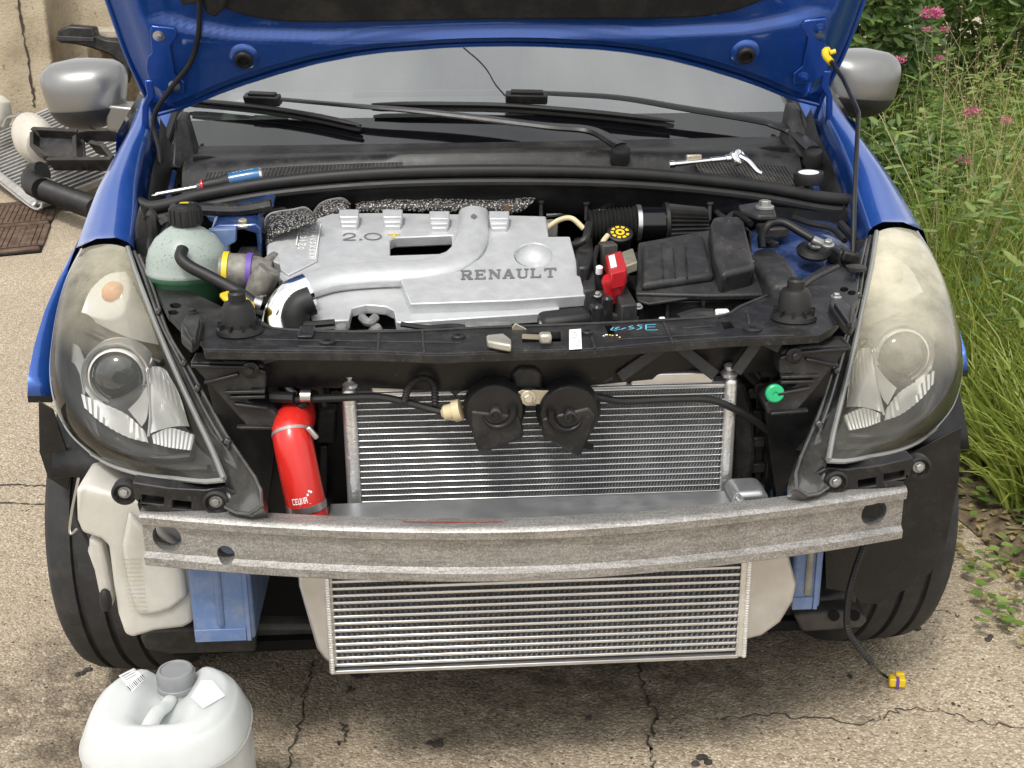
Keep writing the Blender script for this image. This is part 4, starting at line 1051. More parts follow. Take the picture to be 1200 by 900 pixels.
# bump stops (bonnet buffers)
for px, py in ((281, 388), (930, 372)):
    p = at(px, py, Z=ZS+.002); o = MB().lathe([(.036, 0), (.034, .006), (.027, .010), (.024, .038), (.020, .046), (.0135, .048), (.0135, .060), (.011, .063), (.010, .058), (.004, .058)], p, (0, 0, 1), 28).build('bump_stop', K['rubber'], car)
    for k in range(10):
        a = 2*math.pi*k/10; MB().box(p+V((math.cos(a)*.029, math.sin(a)*.029, .010)), (.008, .004, .012), Matrix.Rotation(a, 3, 'Z')).build('stop_fin', K['rubber'], o)
# headlamp top stays
for mirror in (False, True):
    t = MB().prism(ats([(212, 378), (219, 368), (234, 368), (238, 374), (232, 398), (224, 403), (212, 392)], Z=ZS+.012), (0, 0, -.016)).build('headlamp_stay', K['plastic_grey'], car, mirror=mirror, bevel=.003)
    p = at(226, 367, Z=ZS+.012); p = V((-p.x if mirror else p.x, p.y, p.z)); bolt(p, .006, (0, 0, 1), K['steel'] if mirror else K['rubber'], t)
    MB().bar(at(214, 380, Z=ZS+.016), at(226, 400, Z=ZS+.016), .004, .008).build('stay_rib', K['plastic'], t, mirror=mirror, bevel=.001)
    MB().bar(at(233, 376, Z=ZS+.016), at(228, 400, Z=ZS+.016), .004, .008).build('stay_rib', K['plastic'], t, mirror=mirror, bevel=.001)
    # headlamp side bracket
    Yk = .175
    t = MB().prism(ats([(222, 425), (260, 424), (262, 423), (298, 424), (308, 428), (312, 440), (311, 456), (295, 456), (290, 470), (318, 480), (330, 490), (326, 503), (294, 505), (280, 490), (262, 470), (245, 450)], Y=Yk), (0, .05, 0)).build('headlamp_bracket', K['plastic_grey'], car, mirror=mirror, bevel=.003)
    for (a, b) in (((264, 459), (311, 458)), ((270, 465), (311, 464)), ((224, 428), (300, 430)), ((240, 448), (280, 438)), ((275, 473), (315, 478)), ((278, 500), (324, 501)), ((304, 433), (312, 436))):
        MB().bar(at(*a, Y=Yk-.004), at(*b, Y=Yk-.004), .012, .005).build('bracket_rib', K['plastic'], t, mirror=mirror, bevel=.0015)
    p = at(294, 433, Y=Yk-.003)
    MB().lathe([(.013, .004), (.013, -.004), (.010, -.006)], p, (0, 1, 0), 18).build('bracket_boss', K['plastic'], t, mirror=mirror)
    p = V((-p.x if mirror else p.x, p.y-.005, p.z)); bolt(p, .0065, (0, -1, .1), K['rubber'], t)
    if mirror:
        gp = at(908, 461, Y=Yk-.005); MB().lathe([(.0145, .004), (.0145, -.002), (.012, -.004), (.004, -.004), (.003, -.002)], gp, (0, 1, -.1), 24).build('green_plug', K['green'], t)
    # dark panel between lamp and radiator (inner splash shield)
    MB().prism(ats([(240, 440), (300, 470), (325, 500), (318, 560), (310, 610), (285, 560), (255, 500)], Y=.215), (0, .03, 0)).build('splash_shield', K['plastic_clean'], car, mirror=mirror)

# ---- radiator / condenser pack
rad_x0, rad_x1, rad_y, rad_z0, rad_z1 = -.258, .312, .20, .42, .690
K['core'] = pbr('fin_shadow', (.20, .20, .20), .6, .2, var=.3)
K['fin'] = pbr('aluminium_fin', (.60, .61, .61), .5, .25, var=.15, dust=.3, dustc=(.2, .19, .17), dscale=8)
radi = MB().bx(rad_x0, rad_x1, rad_y+.005, rad_y+.03, rad_z0, rad_z1-.012).build('radiator', K['core'], car)
pit = .0104; nr = int((rad_z1-.018-rad_z0)/pit)
def zig(x0, x1, y0, y1, z0, z1, pitch):
    """folded fin strip"""
    mb = MB(); n = int((x1-x0)/pitch); vs = []; fs = []
    for i in range(n+1):
        x = x0+(x1-x0)*i/n; z = z0 if i % 2 else z1
        vs += [V((x, y0, z)), V((x, y1, z))]
    for i in range(n): fs.append((2*i, 2*i+1, 2*i+3, 2*i+2))
    return mb.add(vs, fs)
tube_me = MB().bx(rad_x0, rad_x1, rad_y, rad_y+.014, -.0011, .0011).build('tube', K['alu'], radi, bevel=.001)
fins = MB()
for i in range(nr):
    z = rad_z1-.020-i*pit
    o = tube_me if i == 0 else tube_me.copy()
    if i: COL.objects.link(o)
    o.location.z = z
    zz = zig(rad_x0, rad_x1, rad_y+.0006, rad_y+.0048, z-pit+.0013, z-.0013, .0024); fins.add(zz.v, zz.f)
fins.build('fins', K['fin'], radi, smooth=0, fix=False, kind='stuff')
MB().bx(rad_x0-.022, rad_x0, rad_y-.008, rad_y+.024, rad_z0-.01, rad_z1-.004).build('end_tank', K['weld'], radi, bevel=.008, seg=3)
MB().bx(rad_x1, rad_x1+.020, rad_y-.008, rad_y+.024, rad_z0-.01, rad_z1-.004).build('end_tank', K['weld'], radi, bevel=.008, seg=3)
for a, b in ((-.235, -.18), (-.10, -.02), (.01, .05), (.10, .16), (.165, .295)):
    MB().bx(a, b, rad_y+.0, rad_y+.022, rad_z1-.014, rad_z1+.006).build('top_plate', K['alu'], radi, bevel=.003)
MB().bx(rad_x0, rad_x1, rad_y-.001, rad_y+.018, rad_z1-.019, rad_z1-.014).build('top_bar', K['alu'], radi, bevel=.001)
for x in (rad_x0-.008, rad_x1+.008):
    MB().lathe([(.012, 0), (.014, .006), (.008, .012), (.010, .018), (.005, .022)], V((x, rad_y+.005, rad_z1-.004)), (0, 0, 1), 14).build('tank_cap', K['weld'], radi)
# dark surround beside and behind the pack
MB().prism(ats([(300, 470), (408, 455), (414, 612), (330, 625), (312, 590)], Y=.30), (0, .02, 0)).build('cooling_duct', K['plastic_clean'], car)
MB().prism(ats([(862, 436), (935, 430), (930, 600), (858, 590)], Y=.30), (0, .02, 0)).build('cooling_duct', K['plastic_clean'], car)
MB().prism(ats([(372, 480), (395, 480), (393, 520), (370, 520)], Y=.27), (0, .03, 0)).build('duct_block', K['plastic'], car, bevel=.004)
for q in ([(362, 500), (366, 600)], [(380, 520), (378, 595)], [(384, 600), (410, 602)], [(889, 440), (886, 560)], [(905, 480), (880, 520)]):
    P = ats(q, Y=.28); MB().bar(P[0], P[1], .012, .02, (0, 1, 0)).build('duct_strut', K['plastic'], car, bevel=.002)
for py in (458, 484, 515, 545, 570):
    p = at(884, py, Y=.275); MB().box(p, (.028, .03, .018)).build('duct_clip', K['plastic'], car, bevel=.003)
MB().prism(ats([(858, 445), (874, 450), (884, 480), (886, 540), (876, 590), (858, 590)], Y=.25), (0, .04, 0)).build('fan_cowl', K['plastic'], car, bevel=.008)
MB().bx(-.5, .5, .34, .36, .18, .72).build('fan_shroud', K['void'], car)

# ---- intercooler
ix0, ix1, iy, iz0, iz1 = -.305, .325, .085, .262, .503
inter = MB().bx(ix0, ix1, iy+.0135, iy+.065, iz0, iz1-.01).build('intercooler', K['core'], car)
ipit = .0121; ni = 20
t_me = MB().bx(ix0, ix1, iy, iy+.0134, -.0024, .0024).build('tube', K['alu'], inter, bevel=.0012)
fi = MB()
for i in range(ni):
    z = iz0+.008+i*ipit
    o = t_me if i == 0 else t_me.copy()
    if i: COL.objects.link(o)
    o.location.z = z
    if z+ipit < iz1:
        zz = zig(ix0, ix1, iy+.002, iy+.013, z+.0026, z+ipit-.0026, .0042); fi.add(zz.v, zz.f)
fi.build('fins', K['fin'], inter, smooth=0, fix=False, kind='stuff')
MB().bx(ix0-.004, ix1+.004, iy-.003, iy+.07, iz0-.006, iz0).build('bottom_plate', K['tank'], inter, bevel=.001)
K['brushed'] = pbr('brushed_aluminium', (.42, .43, .44), .38, .8, var=.12, dust=.25, dustc=(.25, .24, .23), dscale=12)
MB().bx(ix0+.0, ix1-.0, iy-.004, iy+.085, iz1-.004, iz1+.004).build('top_plate', K['brushed'], inter, bevel=.002)
MB().bx(ix0-.008, ix0, iy-.004, iy+.08, iz0-.004, iz1+.002).build('header_plate', K['weld'], inter, bevel=.002)
MB().bx(ix1, ix1+.012, iy-.004, iy+.08, iz0-.004, iz1+.002).build('header_plate', K['weld'], inter, bevel=.003)
# weld beads
for x in (ix0-.003, ix1+.012):
    mb = MB(); n = 54
    for k in range(n): mb.lathe([(.0045, 0), (.0035, .003), (.001, .0045)], V((x, iy-.004, lerp(iz0, iz1, k/n))), (0, -1, 0), 7)
    mb.build('weld_bead', K['weld'], inter, kind='stuff')
# tapered end tanks
def tankloft(x0, x1, zt, zb0, zb1, y1):
    return MB().loft([[V((x, iy+.004, za)), V((x, iy+yy, za)), V((x, iy+yy, zb)), V((x, iy+.004, zb))] for x, za, zb, yy in ((x0, zt, zb0, .075), (lerp(x0, x1, .75), zt, lerp(zb0, zb1, .75), y1), (x1, zt-.01, zb1, y1-.01))], close=True, cap=True)
MB().prism(ats([(346, 640), (350, 688), (371, 761), (379, 772), (396, 785), (390, 690), (388, 640)], Y=iy-.001), (0, .075, 0)).build('end_tank', K['tank'], inter, bevel=.005, seg=3)
tt = ats([(868, 640), (872, 751), (893, 746), (915, 730), (930, 705), (934, 685), (926, 655), (920, 640)], Y=iy-.002)
MB().prism(tt, (0, .075, 0)).build('end_tank', K['tank'], inter, bevel=.006, seg=3)
P = ats([(855, 592), (862, 578), (895, 576), (903, 584), (900, 600)], Y=.12)
MB().prism(P, (0, .06, .0)).build('outlet_tank', K['brushed'], inter, bevel=.008, seg=3)
MB().tube(smooth_path([at(864, 580, Y=.115), at(872, 592, Y=.112), at(876, 602, Y=.11)], 5), .005, 8).build('weld_bead', K['weld'], inter)
p = at(372, 612, Y=.13); MB().lathe([(.029, -.06), (.029, -.02), (.030, -.014), (.029, -.01)], p, (-.1, 0, 1), 24).build('inlet_neck', K['alu'], inter)

# ---- bumper beam (aluminium extrusion)
g = N('mottled_aluminium')
v1 = g.ramp(g.noise(300, 4, .8), [(.36, (.92, .91, .89)), (.5, (.50, .49, .475)), (.58, (.12, .115, .11))])
v2 = g.ramp(g.noise(7, 6, .7), [(.35, (.38, .365, .345)), (.7, (.68, .665, .645))])
c = g.mix(.75, v2, v1, 'MULTIPLY'); c = g.mix(.25, c, v2)
mp = g.n('ShaderNodeMapping'); mp.inputs['Scale'].default_value = (.10, 1, 1); g.l(g.co(), mp.inputs[0])
c = g.mix(g.ramp(g.noise(150, 5, .75, mp.outputs[0]), [(.46, 0.), (.66, .6)]), c, (.15, .14, .13))
c = g.mix(g.ramp(g.noise(7, 6, .75), [(.50, 0.), (.68, .6)]), c, (.13, .122, .115))
c = g.mix(g.ramp(g.noise(420, 2, .5), [(.62, 0.), (.68, .38)]), c, (.80, .79, .77))
g.set(Base_Color=c, Metallic=.62, Roughness=.48); g.bump(g.noise(300, 4, .7), .3, .0012); K['beam'] = g.m
prof = [(.0, .0), (-.004, .003), (-.004, .015), (.001, .018), (.0055, .021), (.0055, .064), (.002, .067), (-.005, .070), (-.006, .082), (-.002, .0865), (.004, .088), (.030, .088), (.032, .086), (.032, .002), (.029, .0)]
bz_, bl = .449, .578
def bline(x): return .006+.092*(abs(x)/bl)**1.8
secs = []
for k in range(61):
    x = -bl+2*bl*k/60; secs.append([V((x, bline(x)+py_*1.0, bz_+pz)) for py_, pz in prof])
beam = MB().loft(secs, close=True, cap=True).build('bumper_beam', K['beam'], car, smooth=25)
cut = []
for (px, py, r_) in ((193, 637, .0225), (263, 655, .0135), (1028, 606, .0215)):
    p = at(px, py, Y=.075 if px < 230 or px > 900 else .055)
    cut.append(MB().lathe([(r_, -.05), (r_, .08)], p, (0, 1, 0), 28).build('cutter', K['void']))
cutmesh(beam, cut)
for sg in (-1, 1):
    for k, x in enumerate((.20, .0)):
        pass
rs = smooth_path([V((x, bline(x)+.016, bz_+.0888)) for x in (-.19, -.14, -.09, -.045)], 4); MB().strip(rs, .0022, (0, 0, 1)).build('red_pen_line', K['redplastic'], beam, smooth=0, fix=False)

# ---- blue crash boxes behind the beam
for (x0p, x1p, yt, yb, rx) in ((228, 292, 655, 752, 256), (926, 967, 640, 714, 948)):
    Yr = .14; a = at(x0p, yb, Y=Yr); b = at(x1p, yt, Y=Yr)
    t = MB().bx(a.x, b.x, Yr, Yr+.30, a.z, b.z+.03).build('crash_box', K['railblue'], car, bevel=.006)
    c0 = at(rx, (yt+yb)/2-6, Y=Yr); MB().tube([V((c0.x, Yr+.001, b.z+.03)), V((c0.x, Yr+.001, a.z+.03)), V((c0.x, Yr+.006, a.z+.024))], .0065, 10).build('pressed_rib', K['castalu'] if x0p > 600 else K['railblue'], t)
    MB().bx(b.x-.013, b.x-.006, Yr-.004, Yr, a.z, b.z+.03).build('seam_flange', K['railblue'], t, bevel=.001)
    MB().bx(a.x+.002, b.x-.014, Yr-.003, Yr, a.z, a.z+.022).build('lower_flange', K['railblue'], t, bevel=.001)

# ---- subframe and the dark underside
sf = MB().loft([[V((x, .34+dy, z0+dz)) for dy, dz in ((0, 0), (-.02, .01), (-.02, .045), (0, .055), (.08, .055), (.08, 0))] for x, z0 in ((-.60, .19), (-.5, .165), (-.3, .155), (.3, .155), (.5, .165), (.60, .19))], close=True, cap=True).build('subframe', K['iron'], car, bevel=.006)
for px, py in ((190, 748), (214, 748), (175, 744)): MB().lathe([(.011, .0), (.011, -.004), (.006, -.004)], at(px, py, Y=.30), (0, 1, -.5), 16).build('subframe_hole', K['void'], sf)
lowL = MB().prism(ats([(163, 748), (172, 738), (232, 736), (300, 740), (300, 765), (200, 768), (170, 762)], Y=.29), (0, .08, .02)).build('lower_bracket', K['iron'], car, bevel=.006)
lowR = MB().prism(ats([(930, 722), (1000, 716), (1018, 727), (1010, 737), (940, 742)], Y=.29), (0, .08, .02)).build('lower_bracket', K['iron'], car, bevel=.006)
for px, py in ((977, 717), (1001, 717)): MB().lathe([(.010, .0), (.010, -.003), (.005, -.003)], at(px, py+4, Y=.286), (0, 1, -.3), 14).build('bracket_hole', K['void'], lowR)
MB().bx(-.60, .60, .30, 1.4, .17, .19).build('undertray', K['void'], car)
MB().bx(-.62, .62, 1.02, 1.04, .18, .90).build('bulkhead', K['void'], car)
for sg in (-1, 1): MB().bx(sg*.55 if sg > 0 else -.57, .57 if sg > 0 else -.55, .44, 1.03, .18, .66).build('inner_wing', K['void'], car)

# ---- front wheels
def wheel(mirror):
    cx, cy, cz, Ro = (-.664 if mirror else -.688), .63, .305, .308
    pr = [(-.100, .205), (-.108, .235), (-.108, .262), (-.100, .284), (-.088, .299), (-.070, .306), (-.050, .308), (-.048, .301), (-.040, .301), (-.038, .3085), (-.006, .309), (-.004, .301), (.004, .301), (.006, .309), (.038, .3085), (.040, .301), (.048, .301), (.050, .308), (.070, .306), (.088, .299), (.100, .284), (.108, .262), (.108, .235), (.100, .205)]
    n = 96; secs = []
    rot = Matrix.Rotation(R(-4), 3, 'Z')
    for k in range(n+1):
        a = 2*math.pi*k/n
        secs.append([V((cx, cy, cz))+rot @ V((x_, math.cos(a)*r_*(1 if r_ > .29 or True else 1), math.sin(a)*r_)) for x_, r_ in pr])
    t = MB().loft(secs).build('wheel', K['rubber_tyre'], car, smooth=40, mirror=mirror)
    ax = rot @ V((1, 0, 0))
    MB().lathe([(.205, -.09), (.198, -.085), (.19, -.03), (.18, .02), (.19, .09), (.205, .095)], V((cx, cy, cz)), ax, 48, cap=False).build('rim', K['castalu'], t, mirror=mirror)
    MB().lathe([(.05, -.06), (.19, -.045), (.19, -.03)], V((cx, cy, cz)), ax, 30).build('disc', K['iron'], t, mirror=mirror)
wheel(False); wheel(True)
# wheel-arch liners
arc = lambda r_, n, x: [V((x, .62-math.cos(a)*r_, .31+math.sin(a)*r_)) for a in [R(32+100*k/n) for k in range(n+1)]]
for mirror in (False, True):
    MB().loft([list(q) for q in zip(arc(.365, 24, -.58), arc(.375, 24, -.68), arc(.37, 24, -.765))]).build('arch_liner', K['plastic_clean'], car, smooth=60, mirror=mirror, solid=.003)
# right liner flap hanging in front of the tyre, left one is a narrow strip
MB().prism(ats([(986, 545), (1060, 535), (1127, 500), (1124, 560), (1108, 640), (1090, 672), (1076, 675), (1070, 688), (1046, 697), (1030, 708), (1008, 707), (1000, 695), (968, 690), (967, 640)], Y=.255), (0, .004, 0)).build('liner_flap', K['plastic_clean'], car, bevel=.001)
MB().prism(ats([(45, 470), (62, 480), (84, 545), (80, 575), (56, 560), (46, 530)], Y=.33), (0, .004, 0)).build('liner_flap', K['plastic_clean'], car, bevel=.001)

# ---- washer bottle
def bottle():
    outl = [(89, 572), (100, 570), (170, 588), (176, 610), (210, 640), (222, 668), (226, 700), (226, 730), (214, 736), (180, 740), (155, 748), (146, 744), (138, 720), (132, 680), (127, 640), (118, 632), (96, 625), (90, 610)]
    return MB().prism(ats(outl, Y=.19), (0, .10, 0))
wb = bottle().build('washer_bottle', K['bottle'], car, bevel=.016, seg=4, smooth=60)
MB().prism(ats([(150, 600), (164, 615), (206, 645), (216, 672), (220, 700), (200, 716), (178, 722), (160, 722), (150, 690), (142, 640)], Y=.182), (0, .02, 0)).build('front_bulge', K['bottle'], wb, bevel=.008, seg=4, smooth=60)
MB().prism(ats([(104, 630), (118, 636), (124, 660), (132, 700), (130, 716), (118, 708), (110, 670), (102, 648)], Y=.20), (0, .03, 0)).build('pump_bracket', K['bottle'], wb, bevel=.006)
p = at(124, 704, Y=.185); MB().lathe([(.008, -.015), (.010, 0), (.008, .015), (.004, .02)], p, (0, 0, 1), 14).build('pump', K['rubber'], wb)
MB().tube(smooth_path(ats([(124, 700), (118, 665), (106, 640), (92, 612), (88, 590), (92, 568)], Y=.205), 5), .003, 8).build('pump_hose', K['rubber'], wb)
MB().tube(smooth_path(ats([(92, 560), (84, 600), (82, 625), (90, 620)], Y=.18), 5), .002, 6).build('wire', K['steel'], wb)

for k in range(13):
    y = 656+k*5; x0_, x1_ = 141+k*.9, 166+k*.6
    MB().strip(ats([(x0_, y), (x1_, y-.5)], Y=.1805), .0011, (0, -1, 0)).build('moulded_text', K['zinc'], wb, smooth=0, fix=False)
# ---- horns
def horn(px, py, r_, sgn, base):
    c0 = at(px, py, Y=.145)
    o = MB().lathe([(r_*.98, .036), (r_, .030), (r_, .018), (r_*1.04, .016), (r_*1.04, .010), (r_*.97, .004), (r_*.94, -.002), (r_*.90, -.004), (r_*.5, -.005), (r_*.1, -.005)], c0, (0, 1, 0), 40).build('horn', K['plastic_clean'], car, label='black snail horn in front of the radiator, %s of the pair' % ('left' if sgn > 0 else 'right'))
    pts = ats(base, Y=.145-.004)
    MB().prism([q+V((0, -.004, 0)) for q in pts], (0, .036, 0)).build('horn_mouth', K['plastic'], o, bevel=.005, seg=3)
    sp_ = []; nsp = 40
    for k in range(nsp):
        t = k/(nsp-1); a = R(100+190*t)*-sgn; rr = r_*(.40+.22*t)
        sp_.append(c0+V((math.sin(a)*rr, -.006-.004*t, math.cos(a)*rr)))
    MB().tube(sp_, [.003+.0075*(k/(nsp-1)) for k in range(nsp)], 12, flat=.7).build('snail_duct', K['plastic_clean'], o, smooth=60)
    MB().lathe([(r_*.20, -.004), (r_*.20, -.016), (r_*.12, -.018), (r_*.10, -.014), (r_*.02, -.014)], c0, (0, 1, 0), 24).build('horn_stud', K['plastic'], o)
    cx_ = sum((q for q in pts), V((0, 0, 0)))/len(pts)
    low = sorted(pts, key=lambda q: q.z)[:3]; lc = sum((q for q in low), V((0, 0, 0)))/3
    MB().box(lc+V((0, -.001, .008)), (r_*.75, .004, .010), Matrix.Rotation(-.25*sgn, 3, 'Y')).build('horn_opening', K['void'], o, bevel=.001)
    return o
h1 = horn(580, 481, .0455, 1, [(551, 480), (553, 506), (560, 529), (574, 528), (613, 513), (613, 502), (608, 486)])
h2 = horn(667, 484, .0475, -1, [(634, 490), (636, 512), (674, 534), (681, 533), (691, 512), (699, 486), (690, 476)])
hb = MB().prism(ats([(600, 462), (612, 457), (652, 458), (650, 474), (612, 474), (604, 482)], Y=.150), (0, .003, 0)).build('horn_bracket', K['zinc'], car, bevel=.001)
bolt(at(619, 466, Y=.149), .008, (0, -1, .1), K['zinc'], hb)
MB().prism(ats([(600, 440), (606, 430), (628, 430), (636, 440), (636, 458), (600, 458)], Y=.165), (0, .03, 0)).build('latch_bracket', K['plastic'], car, bevel=.006)
MB().lathe([(.006, -.03), (.012, -.025), (.013, -.012), (.017, -.011), (.017, .0), (.010, .0)], at(540, 480, Y=.15), (1, -.15, .25), 12).build('horn_plug', K['cream'], h1)
MB().tube(smooth_path(ats([(522, 486), (528, 484), (534, 482)], Y=.15), 3), .004, 6).build('plug_wires', K['rust'], h1)

# ---- wiring loom in front of the radiator
def loom(pts, r_, name='wiring_loom', m='rubber', n=6):
    P = smooth_path(aty(pts), n); return MB().tube(P, r_, 8).build(name, K[m], car)
loom([(318, 466, .20), (345, 468, .185), (400, 466, .175), (440, 465, .172), (470, 470, .17), (500, 478, .165), (524, 484, .155)], .0062)
lp = smooth_path(aty([(474, 470, .165), (480, 452, .16), (495, 443, .158), (508, 450, .16), (510, 474, .16)]), 14)
MB().tube(lp, [.0062 if i % 2 else .0048 for i in range(len(lp))], 10).build('corrugated_sleeve', K['rubber'], car)
loom([(698, 465, .165), (730, 470, .172), (780, 468, .175), (830, 468, .178), (858, 478, .185), (880, 490, .2), (905, 510, .23), (925, 530, .26)], .006)
loom([(330, 505, .2), (340, 485, .19), (360, 472, .18)], .005)
cl = loom([(318, 465, .19), (345, 466, .18)], .009, 'loom_sleeve')
MB().tube(ats([(352, 464), (364, 464)], Y=.175), .0095, 14).build('hose_clip', K['steel'], cl)
lz = aty([(1012, 640, .19), (1002, 668, .18), (994, 700, .17), (993, 735, .16), (1004, 755, .15), (1022, 778, .14)])
lz2 = smooth_path(lz, 16); MB().tube(lz2, [.0062 if i % 2 else .0052 for i in range(len(lz2))], 8).build('hanging_loom', K['rubber'], car)
fl = smooth_path([lz[-1], at(1032, 788, Z=.035), at(1040, 794, Z=.012)], 6); MB().tube(fl, .003, 6).build('fog_lamp_wire', K['rubber'], car)
p = at(1051, 798, Z=.012)
pg = MB().box(p, (.030, .020, .018), Matrix.Rotation(-.2, 3, 'Z')).build('yellow_connector', K['yellow'], car, bevel=.003)
MB().box(p+V((.006, .004, .012)), (.016, .010, .008), Matrix.Rotation(-.2, 3, 'Z')).build('connector_latch', K['yellow'], pg, bevel=.002)
MB().box(p+V((.0, -.001, 0)), (.006, .0215, .0195), Matrix.Rotation(-.2, 3, 'Z')).build('connector_seal', K['purple'], pg, bevel=.001)

# ---- red boost hose
P = smooth_path(aty([(342, 506, .168), (344, 520, .156), (348, 540, .147), (353, 565, .139), (359, 592, .133), (364, 616, .13)]), 10)
nk = smooth_path(aty([(340, 474, .33), (346, 480, .265), (347, 488, .215), (344, 497, .184)])+P[:1], 8)
rh = MB().tube(nk[:-1]+P, .0300, 36).build('boost_hose', K['red'], car, smooth=60)
def ringon(i, r_, w_, m, name):
    t = (P[i+1]-P[i-1]).normalized(); return MB().lathe([(r_-.002, -w_/2), (r_, -w_/2), (r_, w_/2), (r_-.002, w_/2)], P[i], t, 36, cap=False).build(name, m, rh)
ringon(40, .0313, .011, K['steel'], 'hose_clamp'); ringon(2, .0308, .005, K['castalu'], 'hose_clamp')
MB().box(at(366, 507, Y=.148), (.009, .009, .024), Matrix.Rotation(-.6, 3, 'Y')).build('clamp_screw', K['steel'], rh, bevel=.003)
# white print on the hose, wrapped on its surface
def hose_pt(along, ang):
    i = int(along); f = along-i; c0 = P[i].lerp(P[i+1], f); t = (P[i+1]-P[i]).normalized()
    sd_ = t.cross(V((0, -1, 0))).normalized(); fr_ = sd_.cross(t)
    if fr_.y > 0: fr_ = -fr_
    if sd_.x < 0: sd_ = -sd_
    return c0+(fr_*math.cos(ang)+sd_*math.sin(ang))*.0304
pm = MB()
def hq(a0, a1, l0, l1):
    pm.add([hose_pt(l0, a0), hose_pt(l0, a1), hose_pt(l1, a1), hose_pt(l1, a0)], [(0, 1, 2, 3)])
# block letters  G E C N R + chequered flag
x = -.50
for ch in ('C', 'E', 'U', 'N', 'R'):
    w_ = .16; s0, s1 = 37.0, 34.6
    if ch in 'CEU' or ch in 'NR': hq(x, x+.03, s0, s1)
    if ch in 'CER': hq(x, x+w_*.85, s1, s1+.4)
    if ch in 'CEU': hq(x, x+w_*.85, s0-.4, s0)
    if ch in 'ER': hq(x, x+w_*.7, (s0+s1)/2-.2, (s0+s1)/2+.2)
    if ch in 'UNR': hq(x+w_*.6, x+w_*.85, s0, s1 if ch != 'R' else s1)
    x += w_
for k in range(3):
    for j in range(2):
        if (k+j) % 2 == 0: hq(.30+k*.10, .40+k*.10, 34.4-j*.9-k*.35, 33.5-j*.9-k*.35)
hq(-.15, .42, 37.6, 37.45)
pm.build('hose_print', K['white'], rh, smooth=0, fix=False)
K['galv'] = pbr('galvanised_steel', (.46, .44, .38), .4, .6, var=.2)
# ---- bonnet latch on the slam panel
lt = MB().prism(ats([(570, 392), (590, 390), (599, 397), (599, 404), (580, 401), (571, 399)], Z=ZS+.016), (0, 0, -.012)).build('bonnet_latch', K['galv'], car, bevel=.003)
MB().prism(ats([(601, 402), (600, 384), (604, 379), (616, 385), (619, 388), (611, 390), (611, 402)], Y=.222), (0, .004, 0)).build('latch_hook', K['zinc'], lt, bevel=.001)
MB().bar(at(612, 394, Z=ZS+.012), at(636, 395, Z=ZS+.012), .006, .006).build('latch_rod', K['zinc'], lt)
MB().box(at(639, 396, Z=ZS+.012), (.018, .018, .016)).build('latch_knob', K['galv'], lt, bevel=.004)
tg = MB().prism(ats([(667, 386), (681, 385), (682, 408), (667, 409)], Z=ZS+.004), (0, 0, -.0015)).build('paper_tag', K['white'], car, bevel=.0008, label='small white printed tag hanging on the slam panel')
K['redprint'] = pbr('red_print', (.55, .08, .07), .6); K['blueprint'] = pbr('blue_print', (.10, .35, .55), .6)
random.seed(3)
for k in range(9):
    x, y = 669.5+random.uniform(0, 8), 389.5+k*1.9; Y_ = .19-.012*((y-386)/22)-.0012
    MB().strip([at(x, y, Z=ZS+.0045), at(min(680, x+random.uniform(2, 6)), y, Z=ZS+.0045)], .0014, (0, 0, 1)).build('tag_print', K['redprint'] if k < 7 else K['blueprint'], tg, smooth=0, fix=False)
# cyan marker scrawl and paint specks on the panel  "F2/ 3 4.2"
def scrawl(strokes, Z, w_, m, parent, name):
    for s in strokes: MB().strip(smooth_path(ats(s, Z=Z), 3) if len(s) > 2 else ats(s, Z=Z), w_, (0, 0, 1)).build(name, K[m], parent, smooth=0, fix=False)
scrawl([[(769, 380), (757, 380.5)], [(757, 380.5), (757, 386)], [(768, 383), (757, 383.3)], [(771, 386.5), (757, 386.8)], [(753, 381), (747, 381), (752, 384), (746, 386.5)], [(742, 381.5), (737, 383), (743, 384.5), (737, 386)], [(733, 384), (728, 386)], [(726, 383), (721, 385), (727, 386)], [(719, 383.5), (716, 386.5), (723, 387)]], ZS+.0006, .0022, 'cyan', slam, 'marker_scrawl')
random.seed(4)
for k in range(7):
    p = at(706+random.uniform(0, 22), 392+random.uniform(0, 4), Z=ZS+.0006); MB().lathe([(.0018, 0), (.001, .0008)], p, (0, 0, 1), 6).build('paint_speck', K['yellow'] if k % 2 else K['white'], slam)
# ================================================================== engine bay
# ---- engine cover, lying on a plane that falls toward the front
PE = (V((0, .35, .747)), V((0, -.24, .97)).normalized()); EN = PE[1]
def ep(pts, off=0): return [at(x, y, pl=(PE[0]+EN*off, EN)) for x, y in pts]
CV = K['cover']
win = [(457, 281), (462, 278), (530, 275), (529, 292), (515, 297), (457, 299)]
upper = [(312, 303), (313, 287), (326, 273), (357, 261), (388, 250), (440, 249), (560, 251), (640, 253), (643, 277), (590, 279), (576, 290), (560, 310), (530, 322), (470, 330), (400, 330), (345, 345), (325, 322), (334, 311)]
ecv = MB().prism(ep(upper, .0), -EN*.022, holes=[ep(win)]).build('engine_cover', CV, car, bevel=.003, seg=3, label='silver plastic engine cover lettered RENAULT 2.0 T')
MB().prism(ep([(326, 300), (350, 288), (352, 275), (375, 258), (372, 305), (338, 322), (329, 316)], .004), -EN*.004).build('raised_panel', CV, ecv, bevel=.0015)
# front skirt with arched cut-out
sk = [(340, 330), (468, 318), (660, 330), (684, 348), (656, 352), (655, 366), (560, 372), (471, 378), (464, 377), (462, 364), (452, 359), (430, 357), (412, 361), (409, 375), (366, 377), (358, 352)]
MB().prism(ep(sk, -.012), -EN*.018).build('front_skirt', CV, ecv, bevel=.002, seg=2)
